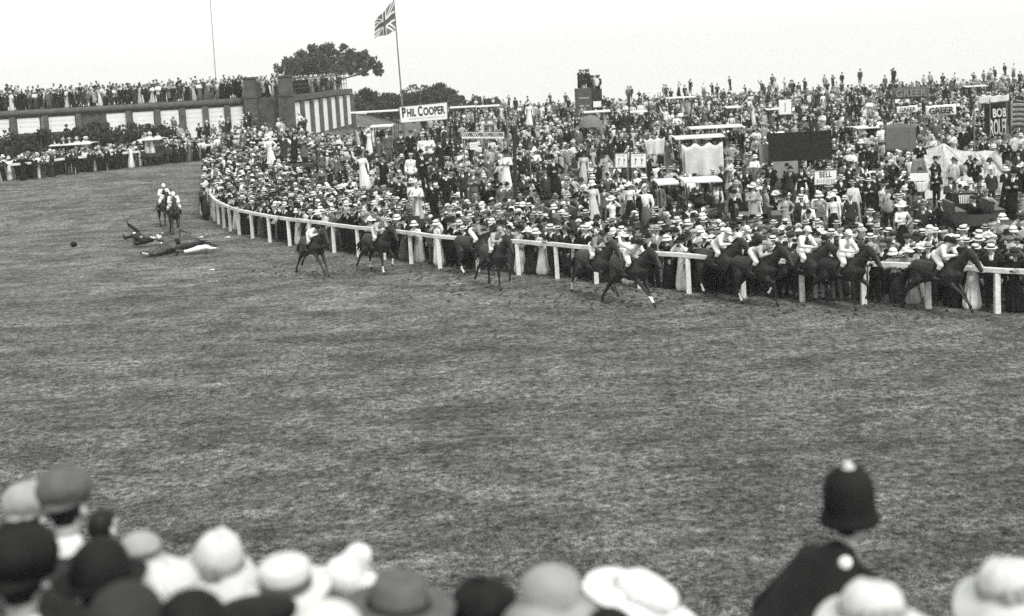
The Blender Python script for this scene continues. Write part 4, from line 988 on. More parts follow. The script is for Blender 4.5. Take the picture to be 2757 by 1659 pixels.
def horse_mesh(k, socks, nod=0.0):
    L = horse_pose(k)
    e = .5 + nod                        # 0 neck high and head tucked, 1 neck stretched forward
    mix = lambda p, q: V(*[p[i] * (1 - e) + q[i] * e for i in range(3)])
    N1 = mix((.76, 0, 1.60), (.84, 0, 1.52)); N2 = mix((.93, 0, 1.86), (1.18, 0, 1.70)); HC = mix((1.11, 0, 1.70), (1.36, 0, 1.58)); HN = mix((1.28, 0, 1.42), (1.60, 0, 1.38)); HM_ = mix((1.31, 0, 1.36), (1.66, 0, 1.33))
    NP_ = dict(w=V(.5, 0, 1.5), n1=N1, n2=N2, hc=HC, hn=HN, hm=HM_)
    segs = [(V(.42, 0, 1.13), (.25, .33), V(.0, 0, 1.12), (.285, .325)), (V(0, 0, 1.12), (.285, .325), V(-.42, 0, 1.18), (.255, .275)), (V(-.42, 0, 1.19), (.255, .275), V(-.70, 0, 1.22), (.235, .255)),
            (V(-.74, 0, 1.2), .17, V(-.84, 0, 1.14), .10), (V(.30, 0, 1.40), (.10, .13), V(-.1, 0, 1.34), (.12, .1)), (V(.60, 0, 1.18), (.17, .21), V(.50, 0, 1.0), (.17, .16)),
            (V(.48, 0, 1.28), (.15, .26), N1, (.105, .185)), (N1, (.105, .185), N2 - (N2 - N1).normalized() * .06, (.08, .125)), (N2, (.088, .115), HC, (.098, .138)), (HC, (.088, .12), HN, (.060, .074)), (HN, (.063, .07), HM_, (.060, .062))]
    up = (N2 - HC).normalized(); segs += [(N2 + up * .05 + V(-.02, sy * .05, 0), .022, N2 + up * .05 + V(-.03, sy * .065, .10), .013) for sy in (1, -1)]
    legs = []
    for key, s in (('fr', -1), ('fl', 1)):
        kn, ft, hf = [V(*q) for q in L[key]]; segs += [(V(.48, s * .14, 1.16), (.10, .16), V(.46, s * .15, .92), (.085, .115)), (V(.46, s * .15, .92), .085, kn, .052), (kn, .052, kn + (ft - kn) * .25, .038), (kn + (ft - kn) * .2, .036, ft, .036), (ft, .04, hf, .045)]; legs.append((kn, ft, hf))
    for key, s in (('hr', -1), ('hl', 1)):
        hk, ft, hf = [V(*q) for q in L[key]]; hip = V(-.66, s * .12, 1.16); st = V(-.52, s * .17, .92) if k != 'down' else V(-.4, s * .17, .85)
        segs += [(hip, (.12, .2), st, (.10, .14)), (V(-.74, s * .12, 1.08), (.10, .13), st + (hk - st) * .45, .088), (st, .12, hk, .06), (hk + (hk - st).normalized() * .02, .058, hk + (ft - hk) * .25, .042), (hk + (ft - hk) * .2, .041, ft, .038), (ft, .043, hf, .047)]; legs.append((hk, ft, hf))
    def mf(c):
        for i, (kn, ft, hf) in enumerate(legs):
            if (c - hf).length < .085 and (c - hf).length < (c - ft).length * .9: return 1
            if i in socks:
                d = (hf - kn); t = (c - ft).dot((kn - ft).normalized())
                if -.16 < t < .17 and ((c - ft) - (kn - ft).normalized() * t).length < .085: return 2
        return None
    me = blob('horse', segs, [M_horse, M_hoof, M_sock], .023, 4, mf); return me, NP_
def hair_strands(mb, pts, n, ln, rnd, drop, w=.035):
    for i in range(n):
        t = rnd.random() * (len(pts) - 1); k = int(t); p = pts[k] + (pts[min(k + 1, len(pts) - 1)] - pts[k]) * (t - k); p = p + V(rnd.gauss(0, .015), rnd.gauss(0, .025), rnd.gauss(0, .012))
        l = ln * rnd.uniform(.6, 1.2); d = V(drop[0] + rnd.gauss(0, .15), drop[1] + rnd.gauss(0, .3), drop[2] + rnd.gauss(0, .15)) * l; mb.tube([p, p + d * .5 + V(0, 0, l * .1), p + d], [w, w * .8, w * .15], 5)
HM = {}
def horse(k, pos, rz, sc, label, socks=(), coat=None, nod=0.0, group='racehorses at full gallop', saddle=True, seed=1, rot=None, head_blaze=False, tail=(-.5, 0, -.85)):
    key = (k, tuple(socks), nod)
    if key not in HM: HM[key] = horse_mesh(k, socks, nod)
    me, T = HM[key]; rnd = random.Random(seed); o = link('horse', me); o.location = pos; o.rotation_euler = rot or (0, 0, rz); o.scale = (sc,) * 3; setmat(o, coat or M_horse); tag(o, label, 'horse', group)
    d1 = (T['n2'] - T['n1']).normalized(); bk = V(-d1.z, 0, d1.x)
    m = MB(); hair_strands(m, [V(.46, 0, 1.52), T['n1'] + bk * .15, T['n2'] + bk * .09 + d1 * .05], 46, .2, rnd, (-.8, .2, -.3), .026); m.build('mane', M_mane, o)
    m = MB(); hair_strands(m, [V(-.88, 0, 1.25), V(-.96, 0, 1.23)], 44, .55, rnd, tail, .034); m.build('tail', M_mane, o)
    m = MB(); hd_ = (T['hn'] - T['n2']).normalized(); hu = V(-hd_.z, 0, hd_.x); hu = hu if hu.x > 0 else -hu
    for t, w_, d_ in ((.22, .10, .115), (.62, .085, .095)):
        c = T['n2'] + (T['hn'] - T['n2']) * t; ring = [c + V(0, w_ * math.cos(q_), 0) + hu * d_ * math.sin(q_) for q_ in [k_ * math.pi / 5 for k_ in range(11)]]; m.tube(ring, .011, 5)
    for sy in (-1, 1): m.tube([T['hn'] + V(0, sy * .06, .02), T['n1'] + V(.02, sy * .14, .0), V(.58, sy * .07, 1.66)], .009, 5)
    m.build('bridle', M_leather, o)
    if saddle:
        m = MB(); m.capsule((.26, 0, 1.47), (.12, .045), (-.06, 0, 1.465), (.14, .05), n=12); m.build('saddle', M_leather, o, True)
        m = MB()
        for s in (-1, 1): m.capsule((.10, s * .24, 1.36), (.02, .10), (.08, s * .285, 1.18), (.02, .11), side=(0, 1, 0), n=10)
        m.capsule((.10, -.22, 1.40), (.10, .03), (.10, .22, 1.40), (.10, .03), side=(1, 0, 0), n=10)
        m.build('number_cloth', M_black, o, True)
    if head_blaze:
        m = MB(); m.capsule(T['hc'] + hu * .11, (.035, .02), T['hn'] + hu * .05, (.04, .02)); m.build('blaze', M_sock, o, True)
    return o
JP = dict(
    crouch=pose(pel=(-.06, 0, 1.66), ch=(.22, 0, 1.86), nk=(.34, 0, 1.95), hd=(.46, 0, 2.04), el=[(.38, .25, 1.68), (.38, -.25, 1.68)], wr=[(.60, .07, 1.70), (.60, -.07, 1.70)],
                kn=[(.27, .27, 1.42), (.27, -.27, 1.42)], an=[(.06, .32, 1.08), (.06, -.32, 1.08)], hp=.25),
    low=pose(pel=(-.10, 0, 1.64), ch=(.24, 0, 1.74), nk=(.38, 0, 1.80), hd=(.52, 0, 1.86), el=[(.42, .24, 1.58), (.42, -.24, 1.58)], wr=[(.66, .07, 1.66), (.66, -.07, 1.66)],
             kn=[(.26, .27, 1.40), (.26, -.27, 1.40)], an=[(.02, .32, 1.08), (.02, -.32, 1.08)], hp=.3),
    whip=pose(pel=(-.08, 0, 1.65), ch=(.20, 0, 1.82), nk=(.33, 0, 1.90), hd=(.46, 0, 1.98), el=[(.38, .25, 1.66), (.0, -.34, 2.0)], wr=[(.62, .07, 1.70), (-.12, -.30, 2.2)],
              kn=[(.27, .27, 1.42), (.27, -.27, 1.42)], an=[(.06, .32, 1.08), (.06, -.32, 1.08)], hp=.25),
    up=pose(pel=(-.04, 0, 1.60), ch=(.08, 0, 1.92), nk=(.14, 0, 2.05), hd=(.22, 0, 2.18), el=[(.22, .29, 1.76), (.22, -.29, 1.76)], wr=[(.48, .08, 1.72), (.48, -.08, 1.72)],
            kn=[(.27, .27, 1.40), (.27, -.27, 1.40)], an=[(.06, .32, 1.06), (.06, -.32, 1.06)], hp=.12))
JM = {}
def jockey_kit(k):
    if k in JM: return JM[k]
    p = JP[k]; breech = []; boots = []
    for i, s in ((0, 1), (1, -1)):
        a = p['an'][i]; kn = p['kn'][i]; breech += [(p['pel'] + V(0, s * .085, -.01), .115, kn, .08), (kn, .078, kn + (a - kn) * .3, .064)]
        boots.append([(kn + (a - kn) * .3, .062, a, .05), (a + V(-.03, 0, -.03), .045, a + V(.17, s * .01, -.05), .036)])
    b = p['pel']; c = p['ch']
    JM[k] = dict(body=body_mesh('person', p), jersey=blob('jersey', torso(p, .19, .13, .17, .165) + arms(p, .075, .062, .042, .95, .01), M_white, .019, 4),
                 vest=blob('vest', [(c, (.165, .138), b + (c - b) * .35, (.16, .125))], M_dgrey, .019, 3),
                 breeches=blob('breeches', breech + [(b + V(0, -.06, .02), .12, b + V(0, .06, .02), .12)], M_white, .019, 3), boots=[blob('boot', q, M_boot, .018, 3) for q in boots])
    return JM[k]
def jockey(k, pos, rz, sc, label, silk, cap, vest=None, breech=None, group='jockeys on the running horses'):
    kt = jockey_kit(k); o = link('person', kt['body']); o.location = pos; o.rotation_euler = (0, 0, rz); o.scale = (sc,) * 3; tag(o, label, 'jockey', group)
    c = link('jersey', kt['jersey'], o); setmat(c, silk); c = link('breeches', kt['breeches'], o); setmat(c, breech or M_white); [link('boot', q, o) for q in kt['boots']]
    if vest: c = link('vest', kt['vest'], o); setmat(c, vest)
    l, hp = hat_xf(JP[k]); c = link('cap', HATS['jockey'], o, l); c.rotation_euler = (0, hp + .05, 0); setmat(c, cap)
    return o
def rail_dir(x, y):
    d = np.hypot(RL[:, 0] - x, RL[:, 1] - y); s = RS[int(np.argmin(d))]; t = rail_tan(s); return math.atan2(t[1], t[0])
M_striped = mat('striped_silk', .42, .7, .55, 22, .4)
M_patch = mat('patterned_silk', .22, .7, .6, 14, .4)
RUN = [  # pixel of the ground under the horse, pose, socks, turn, horse label, jockey pose, silks, cap, vest, label
    ((848, 742), 'spread', (), -.10, 'last horse along the rail, all four legs spread', 'low', M_white, M_white and M_felt, None, 'jockey in white bent low with bare dark head, last along the rail', M_horse, -.3),
    ((1022, 735), 'push', (0, 1, 3), .0, 'second last horse along the rail, forelegs lifted with white socks', 'crouch', M_striped, M_light, None, 'jockey in striped shirt and white breeches, second last along the rail', M_horse, -.25),
    ((1285, 742), 'gather', (2, 3), .0, 'horse half hidden behind the third last one, white hind socks', 'low', M_patch, M_dgrey, None, 'jockey in dark patterned shirt half hidden by the third last rider', M_horse2, -.3),
    ((1338, 776), 'push', (), -.30, 'third last visible horse along the rail, turned towards the photographer', 'crouch', M_striped, M_light, None, 'jockey in pale patterned shirt on the horse turned towards the photographer', M_horse, -.5),
    ((1606, 798), 'reach', (2, 3), -.22, 'fourth last horse, head high, behind the one with the raised fist', 'crouch', M_patch, M_dgrey, None, 'jockey in dark shirt and white breeches just behind the raised fist', M_horse2, -.3),
    ((1702, 824), 'spread', (0, 1), -.30, 'dark horse ridden by the jockey with a raised fist', 'whip', M_white, M_felt, None, 'jockey in white raising one fist behind him', M_horse, -.2),
    ((1936, 795), 'gather', (2, 3), -.28, 'horse at the rail with white hind socks under two white jockeys', 'crouch', M_white, M_white, None, 'jockey in white leaning forward nearest the rail post', M_horse2, -.3),
    ((1985, 788), 'reach', (), -.25, 'horse almost hidden on the rail side of the pack', 'crouch', M_white, M_straw, None, 'jockey in white almost hidden on the rail side', M_horse, -.4),
    ((2040, 822), 'gather', (0, 2, 3), -.36, 'dark horse in the middle of the leading pack, white feet', 'low', M_striped, M_light, None, 'jockey in mottled grey shirt crouched low in the leading pack', M_horse, -.2),
    ((2165, 812), 'reach', (), -.34, 'horse third from the front, half hidden behind its neighbour', 'up', M_white, M_white, M_dgrey, 'jockey in dark waistcoat and white cap sitting upright', M_horse2, -.3),
    ((2275, 828), 'push', (), -.42, 'second horse in front of a plain length of rail', 'up', M_white, M_white, M_light, 'jockey in white with round white cap, second in front', M_horse, -.3),
    ((2530, 842), 'reach', (), -.38, 'leading horse at the right, neck stretched past a rail post', 'crouch', M_white, M_felt, None, 'leading jockey in white with bare dark head at the right', M_horse, -.35)]
HZ = []
for i, (px, k, socks, dr, lab, jk, silk, cap, vest, jl, coat, nod) in enumerate(RUN):
    p = gp(*px); rz = rail_dir(p.x, p.y) + dr; sc = .93
    horse(k, (p.x, p.y, h(p.x, p.y)), rz, sc, lab, socks, coat, round(nod, 2), seed=i)
    jockey(jk, (p.x, p.y, h(p.x, p.y)), rz, sc, jl, silk, cap, vest); HZ.append(p)
# the pair still coming down the course
p = gp(447, 612); horse('gather', (p.x, p.y, h(p.x, p.y)), R(-62), .93, 'rear of the two horses coming on behind the fallen one', (), M_horse, -.5, seed=31)
jockey('up', (p.x, p.y, h(p.x, p.y)), R(-62), .93, 'jockey in dark waistcoat and white sleeves on the rear far horse', M_white, M_white, M_dgrey)
p = gp(474, 634); horse('spread', (p.x, p.y, h(p.x, p.y)), R(-72), .95, 'front horse of the far pair swerving round the fallen one', (), M_horse, -.5, seed=32)
jockey('crouch', (p.x, p.y, h(p.x, p.y)), R(-72), .95, 'jockey in white leaning over the front horse of the far pair', M_white, M_white)
# the fallen horse lies on its side, legs towards the left, its neck along the turf
p = gp(480, 678); horse('down', (p.x - .58, p.y + .93, h(p.x, p.y) + .58), 0, 1.0, 'fallen horse lying on its side with legs in the air', (0, 1, 3), M_horse3, .5, 'fallen in the middle of the course', True, 40, (R(-104), R(2), R(213)), True, (-.75, .55, .25))
# the thrown jockey
LIE = pose(el=[(.05, .34, 1.30), (.02, -.36, 1.50)], wr=[(.10, .22, 1.12), (.06, -.30, 1.74)], kn=[(.12, .12, .52), (.04, -.14, .50)], an=[(-.02, .16, .10), (-.02, -.18, .08)])
JP['lie'] = LIE
p = gp(540, 682); o = jockey('lie', (p.x - .95, p.y - .25, h(p.x, p.y) + .16), 0, .95, 'jockey in white lying face down beyond the fallen horse', M_white, M_dgrey, None, None, 'fallen in the middle of the course'); o.rotation_euler = (0, R(86), R(8))
# the person knocked down, knees and feet up at the left
FP = pose(el=[(.10, .34, 1.22), (.05, -.36, 1.40)], wr=[(.20, .38, 1.0), (.10, -.50, 1.62)], kn=[(.34, .12, .66), (.46, -.10, .74)], an=[(.30, .14, .22), (.80, -.10, .46)], hd=(.06, 0, 1.58))
POSES['fallen'] = FP; KIT['fallen'] = dict(body=body_mesh('person', FP), jacket=jacket_mesh('jacket', FP, .62), shirt=shirt_mesh('shirt', FP), trousers=trousers_mesh('stockings', FP))
p = gp(352, 668); a = dict(pose='fallen'); o = link('person', KIT['fallen']['body']); o.location = (p.x - .35, p.y, h(p.x, p.y) + .135); o.rotation_euler = (0, R(-82), R(186)); tag(o, 'woman in dark coat thrown on her back, one boot raised', 'woman', 'fallen in the middle of the course')
c = link('skirt', blob('skirt', [(V(0, 0, .96), (.19, .16), V(.26, .02, .72), (.23, .19)), (V(.2, .1, .8), .14, V(.34, .2, .58), .1)], M_dgrey, .022, 3), o); c = link('petticoat', blob('petticoat', [(V(.34, .0, .70), (.15, .1), V(.40, .04, .60), (.12, .07))], M_white, .02, 3), o)
c = link('coat', KIT['fallen']['jacket'], o); setmat(c, M_dgrey); c = link('stockings', KIT['fallen']['trousers'], o); setmat(c, M_black, M_boot); c = link('blouse', KIT['fallen']['shirt'], o)
l, hp = hat_xf(FP); c = link('hair', HATS['cloche'], o, (l.x - .02, l.y, l.z - .03)); c.scale = (.72, .72, .7); setmat(c, M_white, M_white)
p = gp(199, 665); hm = link('loose_hat', HATS['bowler']); hm.location = (p.x, p.y, h(p.x, p.y) + .11); hm.rotation_euler = (R(78), .3, .5); hm.scale = (.95,) * 3; setmat(hm, M_felt, M_grey); tag(hm, 'hat rolling loose on the grass left of the fallen horse', 'hat')

# scraps of paper trodden into the course, and clods thrown up by the hooves
for i, (px, py, w_, lab) in enumerate([(570, 728, .10, 'small white paper scrap on the grass below the thrown jockey'), (1510, 712, .13, 'paper scrap lying by the middle of the rail'), (540, 640, .13, 'white paper near the left end of the rail'), (612, 640, .13, 'crumpled white paper at the foot of the leftmost posts')]):
    p = gp(px, py); m = MB(); m.v = [(-w_, -.06, .01), (0, -.08, .035), (w_, -.05, .012), (w_ * .9, .07, .04), (0, .06, .05), (-w_ * .9, .08, .015)]; m.v += [(a, b2, c - .006) for a, b2, c in m.v]; m.f = [(0, 1, 4, 5), (1, 2, 3, 4), (6, 11, 10, 7), (7, 10, 9, 8), (0, 6, 7, 1), (1, 7, 8, 2), (2, 8, 9, 3), (3, 9, 10, 4), (4, 10, 11, 5), (5, 11, 6, 0)]; m.m = [0] * 10
    tag(m.build('paper_scrap', M_poster, None, False, (p.x, p.y, h(p.x, p.y))), lab, 'paper', 'litter on the course')
m = MB(); rc = random.Random(5)
for P in HZ + [gp(474, 640)]:
    for k in range(46):
        x, y = P.x + rc.gauss(-1.1, 1.3), P.y + rc.gauss(.5, .9); q = rc.uniform(.02, .07); z = h(x, y); m.capsule((x, y, z), (q, q * .6), (x + q * rc.uniform(-1, 1), y + q, z + q * .3), (q * .7, q * .5), n=6)
tag(m.build('turf_clods', mat('torn_earth', .05, .95, .5, 20), None, False), 'torn clods of turf scattered behind the hooves', 'clods', None, 'stuff')

# ---------------------------------------------------------------- the foreground: heads and hats against the course, seen from behind
def fore(px, top, Yd, a, label, cat, hs=1.0, rz=R(90), tilt=0, hh=None):
    k = POSES[a['pose']]; t = at(px, top, Yd); g = h(t.x, Yd); l, hp = hat_xf(k); ex = {'boater': .095, 'cap': .086, 'bowler': .125, 'trilby': .122, 'wide': .128, 'cloche': .135, 'helmet': .218, 'topper': .16, 'round': .115, 'plainwide': .12, None: .05}[a['hat'][0] if a['hat'] else None] * (hs[2] if hasattr(hs, '__len__') else hs)
    sc = min(1.12, max(.86, (t.z - g) / (l.z + ex))); z = t.z - sc * (l.z + ex)
    o = place_person(a, (t.x - sc * l.x * math.cos(rz), Yd - sc * l.x * math.sin(rz), z), rz, sc, label, cat, 'spectators seen from behind at the bottom edge', tilt)
    for c in o.children:
        if c.name.startswith('hat'): c.scale = hs if hasattr(hs, '__len__') else (hs,) * 3
        if c.name.startswith('hat') and a.get('hm'): setmat(c, *a['hm'])
    return o
def A(sex, hat, wear, g1, pose_='stand', g2='black', **kw): return dict(sex=sex, hat=hat, wear=wear, g1=g1, g2=g2, pose=pose_, **kw)
fore(166, 1258, 5.2, A('m', ('round', 0), 'suit', 'dark', hm=(M_grey, None)), 'man in rounded grey cap and white collar, tallest head at bottom left', 'man', .95, R(84))
fore(66, 1300, 5.7, A('m', ('round', 0), 'suit', 'grey', hm=(M_light, None)), 'man in pale topped cap half hidden by the tallest head at left', 'man', 1.0, R(80))
fore(270, 1372, 6.0, A('m', None, 'suit', 'dark'), 'bareheaded dark haired man peering out right of the tallest head', 'man', 1, R(70))
fore(38, 1412, 4.25, A('w', ('round', 0), 'coat', 'black', hm=(M_felt, None)), 'woman in big domed black hat at the lower left corner', 'woman', 1.12, R(92))
fore(262, 1450, 4.4, A('m', ('bowler', 0), 'suit', 'black'), 'man in large black bowler below the white collar', 'man', 1.18, R(88))
fore(372, 1434, 5.1, A('w', ('cloche', 1), 'dress', 'light', hm=(M_light, M_grey)), 'woman in pale straw dome hat behind the large black bowler', 'woman', .85, R(96))
fore(446, 1514, 4.5, A('w', ('plainwide', 0), 'blouse', 'white', hm=(M_cream, M_cream)), 'woman in broad plain white hat, lower left', 'woman', 1.0, R(88))
fore(578, 1430, 5.0, A('w', ('plainwide', 0), 'blouse', 'white', hm=(M_cream, M_light), ht=-.18, hr=.22), 'woman in tall floppy white hat with soft brim, left of centre', 'woman', (.92, .92, 1.35), R(80))
fore(328, 1572, 3.75, A('m', ('bowler', 0), 'suit', 'dark', hm=(M_dgrey, M_black)), 'man in dark grey bowler at the bottom edge, left', 'man', 1.22, R(90))
fore(506, 1592, 3.8, A('m', ('bowler', 0), 'suit', 'black'), 'man in black bowler at the bottom edge below the broad white hat', 'man', 1.2, R(90))
fore(766, 1512, 4.7, A('m', ('boater', 0), 'suit', 'dark', hm=(M_cream, M_grey), ht=-.15), 'person in pale topped straw boater with grey sides, left of centre', 'man', (1.02, 1.02, 1.1), R(86))
fore(690, 1612, 4.2, A('m', ('cap', 1), 'suit', 'black', hm=(M_felt, None)), 'dark capped man low between the white hats', 'man', 1.0, R(95))
wb = fore(940, 1545, 5.0, A('w', ('bowler', 0), 'dress', 'dark', hm=(M_felt, M_felt)), 'dark haired woman wearing an upright white bow hat', 'woman', 1.0, R(92))
bow = blob('bow', [(V(-.02, .02, .07), (.07, .05), V(-.04, -.05, .21), (.055, .04)), (V(0, 0, .06), (.10, .06), V(.02, .12, .08), (.06, .05)), (V(0, -.02, .05), .07, V(-.03, -.17, .05), (.055, .04)), (V(.02, 0, .05), .09, V(-.04, .02, .12), .08), (V(-.02, -.15, .06), .04, V(-.02, -.2, -.03), .03)], M_white, .018, 3)
l, hp = hat_xf(POSES['stand']); link('bow', bow, wb, (l.x, l.y, l.z)).scale = (1.2, 1.2, 1.15)
fore(872, 1622, 3.9, A('w', ('cloche', 1), 'dress', 'white', hm=(M_cream, M_light)), 'white hat just showing at the bottom edge below the bow', 'woman', .9, R(88))
fore(1068, 1556, 4.1, A('w', ('trilby', 1), 'coat', 'grey', hm=(M_grey, M_dgrey), hr=.1), 'person in plain grey hat and grey coat left of centre', 'woman', (1.1, 1.1, .72), R(95))
fore(1300, 1562, 4.3, A('m', ('round', 0), 'suit', 'black', hm=(M_felt, None)), 'person in boxy black hat at the bottom centre', 'man', 1.0, R(90))
fore(1480, 1524, 4.0, A('w', ('cloche', 0), 'coat', 'light', hm=(mat('pale_grey_straw', .30, .9, .2, 9), M_light)), 'person in soft pale grey hat just right of centre', 'woman', .78, R(86))
fore(1735, 1556, 4.6, A('w', ('plainwide', 0), 'coat', 'black', hm=(M_white, M_cream), hr=.40, ht=.02), 'woman in wide flat white hat tilted down to the right', 'woman', (1.08, 1.08, .62), R(92))
fore(1640, 1640, 3.9, A('m', ('bowler', 0), 'suit', 'black'), 'dark bowler low under the tilted flat white hat', 'man', 1.0, R(92))
fore(2348, 1572, 4.1, A('w', ('plainwide', 0), 'blouse', 'white', hm=(M_cream, M_light)), 'woman in wide domed white hat below the policeman', 'woman', .86, R(95))
fore(2722, 1512, 4.5, A('w', ('plainwide', 0), 'dress', 'white', hm=(M_cream, M_light), hr=-.14), 'woman in big white hat with grey ribbon at the right corner', 'woman', 1.0, R(98))
pc = fore(2283, 1240, 5.6, A('m', ('helmet', 0), 'coat', 'black', 'bow', ht=-.02), 'policeman in tall helmet and dark tunic seen from behind, right', 'policeman', 1.0, R(28))
for c in list(pc.children):
    if c.name.startswith('hat'): setmat(c, M_felt, M_black, M_cream); c.name = 'helmet'  # cream on the knob paints the bright highlight at the helmet's top
    if c.name.startswith('shirt'): setmat(c, M_black)
m = MB(); hl, _hp = hat_xf(POSES['bow'])
m.tube([hl + V(.124 * 1.06 * 1.08 * math.cos(a_), 0, 1.08 * (.012 + .176 * math.sin(a_) ** .9)) for a_ in [math.pi * k_ / 16 for k_ in range(17)]], .004, 5); m.build('helmet_seam', M_black, pc, True)
pcape = blob('cape', [(V(.10, 0, 1.37), (.09, .085), V(.06, 0, 1.28), (.20, .13)), (V(.06, -.14, 1.30), .085, V(-.02, -.33, 1.02), .10), (V(.06, .14, 1.30), .085, V(-.02, .33, 1.02), .10), (V(.05, 0, 1.28), (.22, .15), V(-.16, 0, .90), (.34, .30))], M_black, .02, 4)
for v in pcape.vertices:                      # heavy folds of the cape
    k = max(0, min(1, (1.3 - v.co.z) / .3)); a_ = math.atan2(v.co.y, v.co.x + .05); f_ = 1 + k * .045 * math.sin(11 * a_ + 2 * v.co.z); v.co.x = (v.co.x + .05) * f_ - .05; v.co.y *= f_
link('cape', pcape, pc)
m = MB(); m.lathe([(.032, 0), (.029, .010), (.012, .016), (0, .017)], 14); bd = m.build('collar_badge', M_white, pc, True); bd.location = (.03, -.12, 1.405); bd.rotation_euler = (0, R(-50), R(20))

